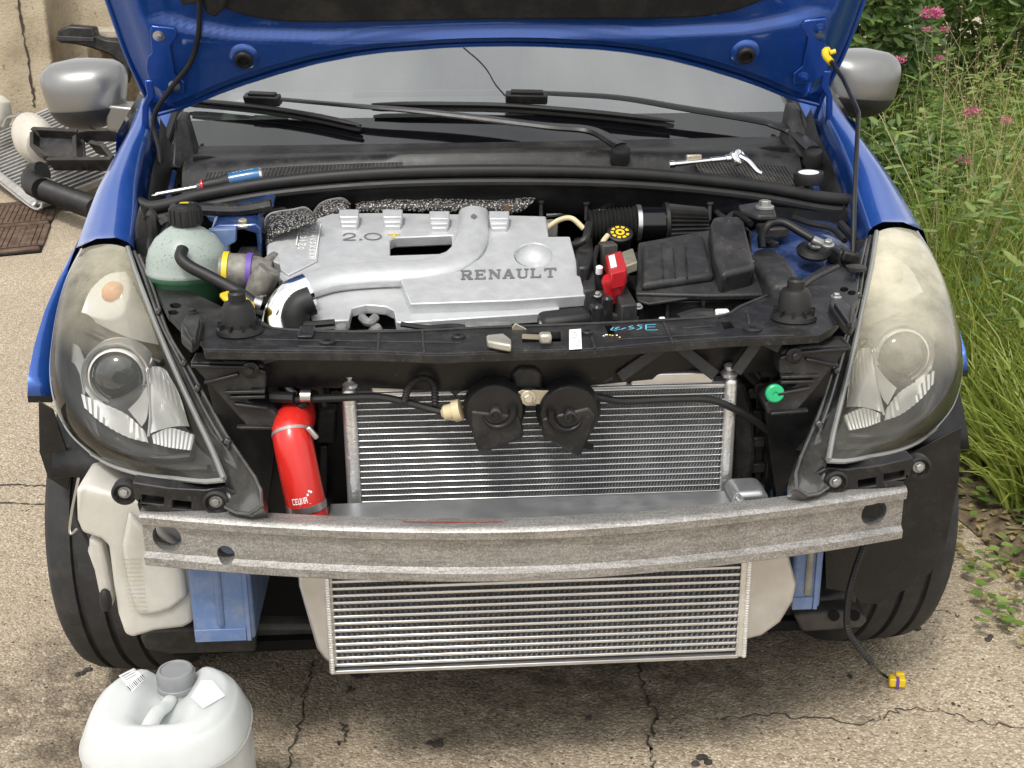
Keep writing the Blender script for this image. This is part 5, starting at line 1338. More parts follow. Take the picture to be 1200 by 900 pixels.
# raised logo plate with the oval well
logo = [(467, 322), (505, 322), (540, 317), (566, 300), (575, 282), (582, 277), (668, 277), (686, 346), (600, 352), (481, 356)]
well = ell(625, 299, 22, 14, 24)
MB().prism(ep(logo, .007), -EN*.022, holes=[ep(well, .007)]).build('logo_plate', CV, ecv, bevel=.002, seg=2)
wc = at(625, 299, pl=(PE[0]+EN*.007, EN))
wr = (ep([(647, 299)], .007)[0]-wc).length; wy = (ep([(625, 285)], .007)[0]-wc).length
MB().lathe([(wr, 0), (wr*.95, -.010), (wr*.8, -.022), (wr*.4, -.028), (.002, -.029)], wc, EN, 28, wy/wr, 1.0, cap=False).build('oval_well', CV, ecv, smooth=180)
# moulded pipe shape
pp = [(342, 343), (366, 333), (395, 326), (440, 322), (490, 320), (526, 312), (549, 293), (555, 268), (555, 250)]
rr = [.032, .034, .034, .034, .033, .032, .031, .029, .028]
P0 = ep(pp, -.001); Pd = smooth_path(P0, 5)
MB().tube(Pd, [interp(i, [(k*5, r_) for k, r_ in enumerate(rr)]) for i in range(len(Pd))], 32, flat=.56, upv=EN).build('moulded_duct', CV, ecv, smooth=60)
# four coil lugs
for px, py in ((409, 257), (460, 257), (515, 259), (585, 259)):
    for k, (dy, hgt, wd) in enumerate(((0, .020, 12), (6, .014, 11), (11, .008, 10))):
        MB().prism(ep([(px-wd, py-12+dy), (px+wd, py-12+dy), (px+wd-1, py-3+dy), (px-wd+1, py-3+dy)], hgt), -EN*.022).build('coil_lug', CV, ecv, bevel=.002, seg=2)
# lettering: RENAULT in wide slab serifs
LET = {
 'R': [[(0, 0), (.38, 0), (.38, .12), (.28, .12), (.28, .42), (.42, .42), (.62, .0), (1, 0), (1, .12), (.9, .12), (.70, .47), (.88, .6), (.88, .85), (.72, 1), (0, 1), (0, .88), (.1, .88), (.1, .12), (0, .12)], [(.28, .56), (.6, .56), (.68, .64), (.68, .8), (.6, .87), (.28, .87)]],
 'E': [[(0, 0), (.9, 0), (.9, .3), (.8, .3), (.72, .13), (.3, .13), (.3, .44), (.6, .44), (.6, .36), (.68, .36), (.68, .66), (.6, .66), (.6, .57), (.3, .57), (.3, .87), (.7, .87), (.78, .72), (.87, .72), (.87, 1), (0, 1), (0, .88), (.1, .88), (.1, .12), (0, .12)]],
 'N': [[(0, 0), (.33, 0), (.33, .12), (.24, .12), (.24, .7), (.78, 0), (.9, 0), (.9, .88), (1, .88), (1, 1), (.68, 1), (.68, .88), (.77, .88), (.77, .38), (.3, 1), (0, 1), (0, .88), (.1, .88), (.1, .12), (0, .12)]],
 'A': [[(0, 0), (.32, 0), (.32, .12), (.24, .12), (.29, .27), (.62, .27), (.68, .12), (.6, .12), (.6, 0), (1, 0), (1, .12), (.92, .12), (.6, 1), (.4, 1), (.09, .12), (0, .12)], [(.34, .4), (.57, .4), (.455, .72)]],
 'U': [[(.3, 0), (.7, 0), (.88, .18), (.88, .88), (1, .88), (1, 1), (.64, 1), (.64, .88), (.76, .88), (.76, .22), (.66, .13), (.4, .13), (.31, .22), (.31, .88), (.4, .88), (.4, 1), (0, 1), (0, .88), (.11, .88), (.11, .18)]],
 'L': [[(0, 0), (.88, 0), (.88, .34), (.78, .34), (.7, .13), (.3, .13), (.3, .88), (.4, .88), (.4, 1), (0, 1), (0, .88), (.1, .88), (.1, .12), (0, .12)]],
 'T': [[(.28, 0), (.72, 0), (.72, .12), (.6, .12), (.6, .87), (.8, .87), (.9, .7), (1, .7), (1, 1), (0, 1), (0, .7), (.1, .7), (.2, .87), (.4, .87), (.4, .12), (.28, .12)]],
}
def lettering(word, x0, y0, x1, y1, hgt, off, m, parent, gap=.14):
    """word laid on the cover between two pixels (baseline), letter height in pixels"""
    n = len(word); cw = (x1-x0)/(n+gap*(n-1))
    for i, ch in enumerate(word):
        bx_ = x0+i*cw*(1+gap); by = lerp(y0, y1, (bx_-x0)/(x1-x0))
        loops = [ep([(bx_+u*cw, by+(y1-y0)/(x1-x0)*u*cw-v*hgt) for u, v in lp_], off) for lp_ in LET[ch]]
        MB().prism(loops[0], -EN*.0012, holes=loops[1:]).build('letter', m, parent, smooth=0)
lettering('RENAULT', 540, 327.5, 652, 324.5, 11, .0086, K['grey_print'], ecv)
def stroke(pts, w_, off, m, name, n=3): return MB().strip(smooth_path(ep(pts, off), n) if len(pts) > 2 else ep(pts, off), w_, EN).build(name, m, ecv, smooth=0, fix=False)
stroke([(402, 276), (406, 273.5), (413, 273.5), (416, 275.5), (412, 278), (402, 281), (417, 281)], .0034, .0012, K['grey_print'], 'figure_two', 3)
stroke([(421, 280.5), (424, 280.5)], .005, .0012, K['grey_print'], 'figure_point')
stroke(ell(437, 277, 9.5, 3.8, 20)+[(446.5, 277)], .0034, .0012, K['grey_print'], 'figure_nought', 1)
stroke([(454, 274.2), (469, 274.0)], .0040, .0012, K['yellow'], 'letter_t'); stroke([(461.5, 274), (461.5, 278.5)], .0036, .0012, K['yellow'], 'letter_t')
# white marker scrawl running across the left flank
GL = {'R': [[(0, 0), (0, 1), (.7, .9), (.6, .55), (0, .5), (.8, 0)]], 'A': [[(0, 0), (.4, 1), (.8, 0)], [(.15, .4), (.65, .4)]], 'V': [[(0, 1), (.4, 0), (.8, 1)]], 'S': [[(.75, .9), (.1, .8), (.7, .35), (0, .05)]], 'I': [[(.3, 0), (.35, 1)]], 'P': [[(0, 0), (0, 1), (.7, .9), (.6, .55), (0, .5)]], 'E': [[(.7, 1), (0, 1), (0, 0), (.7, 0)], [(0, .5), (.5, .5)]], 'D': [[(0, 0), (0, 1), (.7, .6), (.5, .1), (0, 0)]], 'O': [[(.4, 0), (0, .5), (.4, 1), (.8, .5), (.4, 0)]], 'X': [[(0, 0), (.8, 1)], [(0, 1), (.8, 0)]], 'M': [[(0, 0), (.1, 1), (.4, .3), (.7, 1), (.8, 0)]], 'Z': [[(0, 1), (.8, 1), (0, 0), (.8, 0)]]}
for word, (sx_, sy_) in (('DIAVSXSXM', (372, 266)), ('PEDIZO', (361, 268))):
    for k, ch in enumerate(word):            # letters run down the flank, turned a quarter
        for st_ in GL[ch]:
            stroke([(sx_-k*.35*(1 if sx_ > 365 else 2.6)-7.5*(1-v), sy_+k*4.3+u*3.6) for u, v in st_], .0019, .0052, K['white'], 'marker_letter', 2)
stroke([(347, 287), (350, 272), (357, 263)], .0016, .0052, K['white'], 'marker_line'); stroke([(369, 304), (376, 262)], .0014, .0052, K['white'], 'marker_line')
# diamond mark on the duct
q = Pd[-5]+EN*.0182; MB().prism([q+V((dx, dy, .24*dy)) for dx, dy in ((-.006, 0), (0, -.009), (.006, 0), (0, .009))], EN*.0012).build('diamond_mark', K['grey_print'], ecv, smooth=0)
# chrome turbo pipe peeping from below the cover
P = smooth_path(aty([(362, 340, .42), (345, 348, .41), (334, 360, .40), (326, 378, .39), (324, 395, .37)]), 6)
tp = MB().tube(P, .030, 24).build('boost_pipe', K['chrome'], car); MB().tube(smooth_path(aty([(366, 352, .385), (352, 358, .38), (346, 370, .375), (345, 388, .37)]), 6), .024, 20).build('pipe_boot', K['rubber'], tp)
MB().tube(smooth_path(aty([(356, 348, .375), (347, 358, .37), (342, 372, .365)]), 5), .003, 8).build('clamp_band', K['steel'], tp)

# ---- engine below the cover
blk = MB().bx(-.36, .18, .42, .80, .25, .70).build('engine_block', K['iron'], car, bevel=.02)
MB().bx(-.30, .12, .36, .42, .45, .712).build('cylinder_head', K['castalu'], blk, bevel=.01)
for px in (400, 440, 500, 545, 590, 640):
    p = at(px, 384, Y=.35); MB().lathe([(.012, -.05), (.012, -.004), (.008, .004)], p, (0, -.25, 1), 16).build('head_stud', K['castalu'], blk)
MB().bar(at(545, 386, Y=.33), at(600, 386, Y=.33), .03, .02).build('fuel_rail', K['castalu'], blk, bevel=.004)
MB().tube(ats([(632, 385), (668, 384)], Y=.33), .013, 14).build('fuel_rail_end', K['castalu'], blk)
MB().bar(at(632, 379, Y=.34), at(690, 372, Y=.35), .05, .03).build('sensor_loom', K['rubber'], blk, bevel=.01)
gb = MB().loft([[V((.2+dx, .42+dy, z)) for dx, dy in ((0, 0), (.28, .0), (.30, .3), (0, .34))] for z in (.22, .45, .56)], close=True, cap=True).build('gearbox', K['iron'], car, bevel=.03)

# ---- woven heat shields behind the cover
g = N('woven_heat_shield')
wv = g.n('ShaderNodeTexVoronoi', feature='F1'); wv.inputs['Scale'].default_value = 220; g.l(g.co(), wv.inputs['Vector'])
f_ = g.ramp(wv.outputs['Distance'], [(.25, 1.), (.55, 0.)])
g.set(Base_Color=g.mix(f_, (.02, .02, .02), (.42, .40, .37)), Metallic=.4, Roughness=.45); g.bump(f_, .8, .003); K['shield'] = g.m
def shield(top, bot, Y0, Y1):
    a, b = resamp(ats(top, Y=Y1), 24), resamp(ats(bot, Y=Y0), 24); rows = []
    for i in range(25):
        rows.append([a[i].lerp(b[i], j/6)+V((0, -.008, .006))*math.sin(j/6*math.pi)+V((0, .004, .004))*noise.noise(V((i*.5, j*.6, 0))) for j in range(7)])
    o = MB().loft(rows).build('heat_shield', K['shield'], car, smooth=80, solid=.002)
    MB().tube(a, .003, 6).build('shield_hem', K['castalu'], o); return o
shield([(309, 268), (316, 252), (345, 246), (358, 244), (367, 252)], [(312, 296), (322, 278), (345, 268), (362, 262), (372, 258)], .62, .72)
shield([(366, 252), (378, 238), (400, 233), (410, 240)], [(370, 262), (385, 254), (400, 250), (412, 250)], .74, .78)
shield([(416, 238), (440, 233), (500, 232), (560, 232), (605, 231), (628, 231)], [(418, 250), (450, 248), (500, 248), (560, 250), (605, 250), (624, 240)], .77, .80)
MB().box(at(594, 248, Y=.76), (.010, .01, .03)).build('ceramic_stub', K['rust'], car, bevel=.002)

# ---- coolant expansion tank
tcx = at(219, 298, Y=.56); trd = .071
tk = MB().lathe([(.018, .066), (.020, .060), (.034, .052), (.052, .038), (.064, .020), (.070, .002), (.0715, -.010), (.074, -.013), (.074, -.020)], tcx+V((0, 0, -.008)), (0, 0, 1), 36, cap=False).build('expansion_tank', K['tankdome'], car, smooth=60)
MB().lathe([(.074, -.020), (.074, -.026), (.070, -.030), (.066, -.055), (.052, -.085), (.02, -.10)], tcx+V((0, 0, -.008)), (0, 0, 1), 36).build('coolant_level', K['tankgreen'], tk, smooth=60)
p = tcx+V((.004, 0, .052))
cp = MB().lathe([(.024, 0), (.0265, .003), (.0265, .030), (.024, .036), (.016, .038), (.014, .036), (.003, .036)], p, (0, 0, 1), 32).build('tank_cap', K['rubber'], tk)
for k in range(14):
    a = 2*math.pi*k/14; MB().box(p+V((math.cos(a)*.0265, math.sin(a)*.0265, .017)), (.004, .005, .026), Matrix.Rotation(a, 3, 'Z')).build('cap_rib', K['rubber'], cp, bevel=.001)
MB().prism([p+V((-.008, -.004, .0385)), p+V((.008, -.004, .0385)), p+V((.006, .004, .0385)), p+V((-.006, .004, .0385))], (0, 0, .0008)).build('cap_print', K['yellow'], cp, smooth=0)
P = smooth_path(aty([(214, 292, .495), (212, 302, .478), (222, 312, .465), (245, 324, .45), (275, 340, .43), (300, 357, .41)]), 6)
MB().tube(P, .0105, 14).build('overflow_hose', K['rubber'], car)
MB().tube(ats([(297, 355), (306, 358)], Y=.408), .0125, 14).build('hose_clip', K['steel'], car)
# inlet sleeve with bands
sA, sB = at(258, 318, Y=.50), at(318, 321, Y=.50)
sv = MB().tube([sA.lerp(sB, t) for t in (0, .15, .5, .8, 1)], [.030, .032, .032, .028, .020], 24).build('intake_sleeve', K['turbo'], car)
for t, m in ((.12, 'yellow'), (.58, 'purple')):
    c0 = sA.lerp(sB, t); MB().lathe([(.0315, -.0045), (.0345, -.0045), (.0345, .0045), (.0315, .0045)], c0, sB-sA, 28, cap=False).build('band', K[m], sv)
MB().prism(ats([(257, 350), (266, 347), (283, 349), (299, 361), (298, 366), (285, 364), (262, 355)], Z=.772), (0, 0, .010)).build('dipstick_handle', K['yellow'], car, bevel=.004)
MB().lathe([(.02, 0), (.024, .02), (.02, .05)], at(300, 345, Y=.46), (.6, 0, 1), 16).build('pipe_elbow', K['turbo'], car)
# engine mount stay (blue) and block
mt = MB().prism(ats([(246, 270), (256, 264), (292, 263), (300, 262), (306, 268), (308, 306), (303, 306), (300, 274), (285, 270), (250, 275)], Y=.62), (0, .05, .012)).build('engine_mount_stay', K['bluedirty'], car, bevel=.003)
bolt(at(285, 264, Y=.63), .009, (0, -.2, 1), K['zinc'], mt); bolt(at(268, 257, Y=.68), .008, (0, -.2, 1), K['rust'], mt)
MB().bx(*[f for f in (at(276, 300, Y=.6).x, at(300, 300, Y=.6).x)], .58, .66, .70, .80).build('engine_mount', K['iron'], car, bevel=.006)
MB().prism(ats([(243, 270), (276, 268), (276, 284), (268, 288), (268, 305), (252, 300), (256, 285)], Y=.60), (0, .02, 0)).build('mount_plate', K['railblue'], car, bevel=.002)
for q in ([(172, 250), (178, 256), (180, 290), (176, 302)], [(190, 262), (198, 258), (198, 268), (192, 280)], [(235, 245), (280, 246), (318, 240)]):
    MB().tube(smooth_path(ats(q, Y=.66), 5), .012, 8).build('bay_trim', K['plastic'], car)
MB().prism(ats([(163, 240), (176, 262), (178, 298), (166, 330), (156, 300), (158, 262)], Y=.66), (0, .03, 0)).build('bay_side_trim', K['plastic'], car, bevel=.006)
MB().prism(ats([(240, 252), (272, 250), (318, 238), (322, 243), (300, 262), (246, 262)], Y=.73), (0, .05, .01)).build('mount_gusset', K['bluedirty'], car, bevel=.004)

# ---- airbox
AB = K['plastic_grey']
ZA = .78
PA = (V((0, .42, .757)), V((0, -.30, .954)).normalized())
def pa(pts, off): return [at(x, y, pl=(PA[0]+PA[1]*off, PA[1])) for x, y in pts]
AN = PA[1]
abx = MB().prism(pa([(745, 344), (748, 284), (826, 270), (832, 270), (892, 322), (902, 338), (898, 345), (830, 346)], -.004), -AN*.012).build('airbox', AB, car, bevel=.003)
MB().prism(pa([(752, 334), (754, 285), (824, 273), (838, 322)], .010), -AN*.018).build('airbox_lid', AB, abx, bevel=.008, seg=3)
for x in (775, 789, 803):
    MB().bar(*pa([(x, 290), (x+2.5, 326)], .0105), .0022, .003).build('lid_groove', K['plastic'], abx)
top = pa([(832, 262), (836, 253), (866, 252), (872, 258), (886, 312), (846, 322), (838, 300)], .034)
MB().prism(top, -AN*.05).build('airbox_dome', AB, abx, bevel=.008, seg=3)
MB().bx(at(750, 345, Y=.43).x, at(888, 345, Y=.43).x, .435, .60, .55, .745).build('airbox_base', K['plastic_clean'], abx, bevel=.006)
MB().prism(pa([(745, 345), (900, 338), (898, 346), (820, 347), (760, 356), (747, 352)], -.010), -AN*.006).build('airbox_lip', AB, abx, bevel=.002)
for x in (782, 824): MB().bar(at(x, 352, Y=.43), at(x, 385, Y=.43), .003, .006).build('base_rib', K['plastic'], abx)
q = pa([(876, 285)], .0)[0]; MB().box(q, (.006, .04, .05)).build('lid_clip', K['plastic'], abx, bevel=.002)
bolt(pa([(878, 307)], .0)[0], .006, (0, 0, 1), K['steel'], abx)
# fuse box beside it
fb = MB().prism(ats([(877, 300), (884, 291), (908, 290), (925, 303), (937, 322), (938, 332), (905, 333), (893, 318)], Z=.79), (0, 0, -.10)).build('fuse_box', K['plastic_grey'], car, bevel=.012, seg=4)
MB().lathe([(.011, 0), (.011, .008), (.007, .010)], at(905, 289, Z=.79), (0, 0, 1), 16).build('fuse_box_lug', K['plastic'], fb)
# relay box between
MB().prism(ats([(718, 337), (732, 331), (747, 356), (728, 358)], Z=.765), (0, 0, -.10)).build('relay_box', K['plastic_grey'], car, bevel=.003)
MB().prism(ats([(672, 278), (694, 276), (695, 296), (690, 312), (676, 312)], Z=.80), (0, 0, -.08)).build('throttle_unit', K['plastic'], car, bevel=.006)
MB().prism(ats([(680, 312), (697, 310), (699, 338), (684, 340)], Z=.775), (0, 0, -.06)).build('vacuum_block', K['plastic_grey'], car, bevel=.004)
for (px, py, h_) in ((703, 322, .06), (712, 350, .05), (700, 360, .05)):
    MB().lathe([(.009, -h_), (.009, 0), (.006, .004)], at(px, py, Z=.785), (0, 0, 1), 12).build('bay_connector', K['plastic_clean'], car)
MB().lathe([(.006, 0), (.006, .012), (.003, .014)], at(702, 320, Z=.79), (0, -.3, 1), 12).build('hose_nipple', K['white'], car)
# red sensor
rsn = MB().prism(ats([(709, 299), (728, 293), (735, 312), (733, 316), (716, 320)], Z=.81), (0, 0, -.03)).build('map_sensor', K['redplastic'], car, bevel=.003)
MB().prism(ats([(713, 300), (720, 298), (723, 312), (716, 314)], Z=.8112), (0, 0, -.001)).build('sensor_label', K['white'], rsn, smooth=0)
MB().prism(ats([(728, 295), (742, 290), (747, 306), (733, 311)], Z=.81), (0, 0, -.018)).build('sensor_plug', K['zinc'], rsn, bevel=.003)
MB().lathe([(.014, -.04), (.014, 0), (.01, .006)], at(714, 328, Z=.79), (-.3, -.3, 1), 16).build('sensor_nozzle', K['redplastic'], rsn)
MB().lathe([(.008, -.04), (.009, 0)], at(727, 330, Z=.785), (.2, -.2, 1), 14).build('sensor_nozzle', K['redplastic'], rsn)
# brake fluid cap
bc = MB().lathe([(.022, -.03), (.022, .0), (.024, .001), (.024, .010), (.021, .012), (.018, .012)], at(726, 278, Y=.67), (0, -.5, 1), 28).build('fluid_cap', K['rubber'], car)
p = at(726, 277, Y=.665)
capn = V((0, -.5, 1)).normalized(); p = at(726, 278, Y=.67)+capn*.0125
for r0, r1 in ((.0035, .0085), (.012, .0175)):
    n = 28; mb = MB(); u = V((1, 0, 0)); b = capn.cross(u)
    vs = [p+(u*math.cos(2*math.pi*k/n)+b*math.sin(2*math.pi*k/n))*r_ for k in range(n) for r_ in (r0, r1)]
    mb.add(vs, [(2*k, 2*k+1, (2*k+3) % (2*n), (2*k+2) % (2*n)) for k in range(n) if r0 < .01 or k % 3]).build('cap_ring', K['yellow'], bc, smooth=0)
# ribbed intake, clamp, cone filter
Pi = [at(690, 266, Y=.72), at(745, 262, Y=.72)]; n_ = 24
it = MB().tube([Pi[0].lerp(Pi[1], i/n_) for i in range(n_+1)], [.034 if i % 2 else .029 for i in range(n_+1)], 24).build('intake_bellows', K['rubber'], car)
MB().tube([Pi[1], at(750, 262, Y=.72)], .036, 28).build('clamp', K['steel'], it)
MB().tube([at(750, 262, Y=.72), at(778, 262, Y=.72)], .032, 28).build('intake_pipe', K['glossblack'], it)
ca, cb_ = at(778, 262, Y=.72), at(828, 262, Y=.72); ax = (cb_-ca); nf = 56; secs = []
for t, r_ in ((0, .040), (.08, .040), (.1, .038), (.95, .031), (1., .028)):
    u = V((0, 0, 1)); b = V((0, 1, 0))
    secs.append([ca+ax*t+(u*math.cos(2*math.pi*k/nf)+b*math.sin(2*math.pi*k/nf))*(r_*(1 if k % 2 or t < .09 else .86)) for k in range(nf)])
MB().loft(secs, close=True, cap=True).build('cone_filter', K['rubber'], it, smooth=20)
MB().tube(smooth_path(aty([(640, 268, .70), (655, 258, .70), (670, 256, .69), (684, 268, .68)]), 6), .005, 10).build('breather_hose', K['cream'], car)
MB().tube(smooth_path(aty([(705, 300, .62), (706, 285, .64), (712, 276, .66)]), 5), .005, 10).build('breather_hose', K['cream'], car)
for px, py in ((634, 238), (687, 240), (832, 240)): MB().lathe([(.004, -.03), (.004, 0), (.007, .002), (.007, .006)], at(px, py, Y=.80), (0, 0, 1), 10).build('stud', K['iron'], car)
# ---- right strut tower with earth strap
K['strut'] = K['bluedirty']
tw = MB().lathe([(.15, -.25), (.15, -.03), (.14, -.008), (.11, .004), (.06, .008), (.05, .012), (.02, .012)], at(938, 296, Y=.66)+V((.02, .02, -.0)), (-.1, -.25, 1), 40).build('strut_tower', K['bluedirty'], car, smooth=60)
MB().lathe([(.030, 0), (.032, .006), (.026, .014), (.012, .016)], at(953, 297, Y=.60), (0, -.3, 1), 24).build('strut_top', K['rubber'], tw)
bolt(at(953, 297, Y=.595)+V((0, -.004, .014)), .008, (0, -.3, 1), K['steel'], tw)
P = smooth_path(aty([(893, 290, .60), (893, 275, .61), (902, 263, .62), (918, 261, .61), (938, 272, .59), (952, 280, .575)]), 6)
MB().tube(P, .0075, 12).build('earth_strap', K['rubber'], car); MB().bar(at(952, 280, Y=.572), at(970, 288, Y=.568), .016, .010, (0, -.4, 1)).build('strap_lug', K['castalu'], car, bevel=.003)
bolt(at(970, 287, Y=.562), .008, (0, -.3, 1), K['castalu'], tw)
MB().prism(ats([(865, 240), (890, 236), (908, 244), (910, 252), (888, 252), (870, 246)], Z=.875), (0, 0, -.01)).build('wiper_motor_stay', K['plastic_grey'], car, bevel=.003)
bolt(at(896, 244, Z=.876), .011, (0, 0, 1), K['castalu'], car, 'stay_bolt')
MB().prism(ats([(862, 238), (1000, 250), (1005, 270), (960, 262), (905, 258)], Y=.80), (0, .02, 0)).build('bay_rear_panel', K['plastic_clean'], car)
# plenum behind the slam panel right: dark liner
MB().prism(ats([(925, 312), (985, 300), (1000, 330), (1000, 345), (970, 372), (940, 340)], Z=.735), (0, 0, -.02)).build('right_liner', K['plastic'], car)
MB().tube(smooth_path(aty([(935, 340, .42), (955, 326, .43), (983, 312, .44)]), 4), .004, 8).build('liner_seam', K['plastic_grey'], car)
MB().lathe([(.018, 0), (.018, .006), (.010, .008)], at(1003, 316, Z=.775), (0, 0, 1), 18).build('lamp_cap', K['plastic'], car)
# connector and sleeve right of the latch
MB().tube(smooth_path(aty([(795, 376, .30), (815, 370, .31), (835, 370, .31)]), 5), .012, 10).build('lamp_loom', K['rubber'], car)
MB().box(at(846, 369, Y=.30), (.022, .014, .018)).build('lamp_plug', K['white'], car, bevel=.003)
for px, py in ((776, 374), (743, 378)): MB().box(at(px, py, Y=.31), (.010, .01, .006)).build('white_clip', K['white'], car, bevel=.002)
# ---- hoses and looms threading through the bay
def run(pts, r_, name, m, n=5): return MB().tube(smooth_path(aty(pts), n), r_, 8).build(name, K[m], car)
run([(640, 300, .62), (662, 290, .60), (684, 282, .58), (690, 262, .62)], .007, 'vacuum_hose', 'rubber')
run([(690, 340, .46), (705, 345, .44), (716, 338, .45), (735, 322, .48)], .005, 'sensor_wire', 'rubber')
run([(686, 352, .42), (700, 366, .40), (720, 372, .39), (748, 376, .38)], .008, 'corrugated_loom', 'rubber')
run([(640, 372, .36), (668, 376, .35), (690, 384, .33), (712, 378, .34)], .005, 'earth_wire', 'rubber')
run([(250, 262, .74), (280, 254, .76), (330, 246, .80), (380, 242, .82)], .009, 'heater_hose', 'rubber')
run([(640, 244, .84), (700, 238, .84), (760, 236, .84), (840, 238, .83), (900, 246, .80)], .008, 'bulkhead_loom', 'rubber')
run([(640, 252, .82), (690, 246, .82), (720, 252, .79)], .006, 'brake_pipe', 'castalu')
run([(835, 244, .82), (850, 256, .78), (862, 250, .78), (880, 262, .72)], .006, 'brake_pipe', 'rubber')
run([(930, 255, .78), (950, 262, .74), (975, 268, .70), (990, 282, .64)], .006, 'wing_loom', 'rubber')
run([(985, 262, .74), (1000, 280, .68), (1008, 300, .62)], .008, 'wing_loom', 'rubber')
run([(184, 262, .70), (176, 285, .64), (182, 318, .56), (198, 330, .50)], .007, 'wing_loom', 'rubber')
run([(300, 366, .40), (330, 372, .385), (356, 380, .36), (392, 378, .355)], .006, 'sensor_wire', 'rubber')
run([(322, 300, .58), (304, 316, .52), (296, 338, .47), (310, 352, .44)], .009, 'turbo_hose', 'turbo')
run([(262, 300, .60), (274, 306, .56), (290, 304, .55), (304, 300, .56)], .010, 'mount_hose', 'rubber')
run([(470, 380, .345), (500, 384, .335), (530, 382, .34), (560, 386, .33)], .0045, 'injector_wire', 'rubber')
run([(424, 372, .37), (432, 378, .35), (440, 372, .37)], .007, 'injector_stub', 'castalu')
run([(700, 290, .60), (696, 306, .55), (700, 322, .50)], .005, 'vacuum_hose', 'rubber')
run([(744, 300, .58), (752, 296, .60), (760, 290, .62)], .005, 'sensor_wire', 'rubber')
run([(862, 372, .33), (880, 366, .36), (900, 352, .40), (915, 345, .42)], .008, 'lamp_loom', 'rubber')
run([(900, 410, .25), (905, 440, .26), (898, 470, .27), (902, 500, .27), (895, 560, .28)], .006, 'radiator_loom', 'rubber')
run([(880, 412, .24), (872, 428, .24), (885, 445, .25)], .010, 'radiator_hose', 'rubber')
run([(330, 440, .25), (350, 452, .24), (372, 455, .24), (380, 475, .24)], .008, 'radiator_hose', 'rubber')
run([(345, 440, .22), (336, 452, .22), (346, 462, .21)], .005, 'lamp_wire', 'castalu')
for px, py, Y_, sz, m in ((655, 300, .60, (.05, .04, .03), 'plastic'), (668, 322, .55, (.03, .03, .04), 'plastic_grey'), (700, 352, .42, (.03, .02, .03), 'plastic_grey'), (640, 268, .74, (.04, .03, .03), 'castalu'), (712, 300, .60, (.03, .03, .05), 'iron'), (345, 262, .80, (.06, .03, .03), 'iron'), (300, 330, .50, (.02, .03, .05), 'iron'), (905, 270, .70, (.05, .05, .02), 'plastic'), (985, 300, .60, (.03, .05, .03), 'plastic'), (372, 440, .27, (.03, .03, .04), 'plastic'), (318, 446, .24, (.02, .03, .05), 'plastic_grey'), (900, 430, .27, (.03, .03, .03), 'plastic_grey'), (893, 452, .27, (.035, .03, .02), 'plastic')):
    MB().box(at(px, py, Y=Y_), sz, Matrix.Rotation(random.uniform(-.3, .3), 3, 'Z')).build('bay_block', K[m], car, bevel=.004)
for px, py, Y_ in ((655, 294, .59), (700, 346, .41), (668, 316, .54), (330, 352, .43), (905, 264, .69), (748, 360, .41), (730, 345, .44)):
    bolt(at(px, py, Y=Y_), .005, (0, -.4, 1), K['castalu'], car, 'bay_bolt')
# ---- bonnet prop
f0 = at(1000, 297, Y=.58); P = [f0, at(1001, 240, Y=.63), at(1004, 175, Y=.72), at(1006, 132, Y=.79), at(1003, 124, Y=.81), at(988, 92, Y=.90), at(974, 72, Y=.96)]
pr_ = MB().tube(P, .0045, 10).build('bonnet_prop', K['plastic_clean'], car)
tp_ = smooth_path([at(974, 73, Y=.957), at(968, 66, Y=.975), at(967, 60, Y=.982), at(971, 59, Y=.985)], 5)
MB().tube(tp_, .0072, 10).build('yellow_grip', K['yellow'], pr_); MB().tube([at(972, 62, Y=.985), at(979, 60, Y=.985)], .005, 10).build('yellow_grip', K['yellow'], pr_)
MB().box(f0+V((0, 0, -.008)), (.05, .03, .02), Matrix.Rotation(.3, 3, 'Y')).build('prop_pivot', K['plastic'], pr_, bevel=.004)

# ================================================================== loose things
# ---- screwdriver on the scuttle
tipp, hd = at(178, 229, Y=.85), at(309, 205, Y=.86)
axd = (hd-tipp).normalized(); ln = (hd-tipp).length
sd0 = thing('screwdriver', tipp.lerp(hd, .5), 'flat screwdriver with black and blue handle lying on the left scuttle grille', 'screwdriver')
MB().lathe([(.0045, ln*.04), (.0045, ln*.44)], tipp, axd, 14).build('shank', K['steel'], sd0)
MB().bar(tipp, tipp+axd*ln*.06, .012, .003).build('blade_tip', K['steel'], sd0, bevel=.001)
MB().lathe([(.0065, ln*.40), (.0065, ln*.44)], tipp, axd, 6).build('bolster', K['steel'], sd0)
MB().lathe([(.011, ln*.44), (.013, ln*.45), (.013, ln*.462), (.011, ln*.465)], tipp, axd, 18).build('red_collar', K['red'], sd0)
MB().lathe([(.011, ln*.465), (.0125, ln*.53), (.012, ln*.60), (.015, ln*.66), (.0165, ln*.72)], tipp, axd, 20).build('grip', K['rubber'], sd0)
K['bluehandle'] = pbr('blue_handle', (.02, .11, .26), .28, var=.1, coat=.4)
MB().lathe([(.0165, ln*.70), (.0172, ln*.78), (.0170, ln*.90), (.0155, ln*.97)], tipp, axd, 20).build('handle', K['bluehandle'], sd0)
MB().lathe([(.0155, ln*.97), (.014, ln*.99), (.010, ln)], tipp, axd, 20).build('end_cap', K['alu'], sd0)
hn = V((0, -.35, .94)); hm = MB()
for k in range(6):
    c0 = tipp+axd*ln*(.74+.032*k)+hn*.0171; hm.add([c0-V((.0022, .003, 0)), c0+V((.0022, -.003, 0)), c0+V((.0022, .003, .0)), c0+V((-.0022, .003, 0))], [(0, 1, 2, 3)])
hm.build('handle_print', K['white'], sd0, smooth=0, fix=False, kind='stuff')
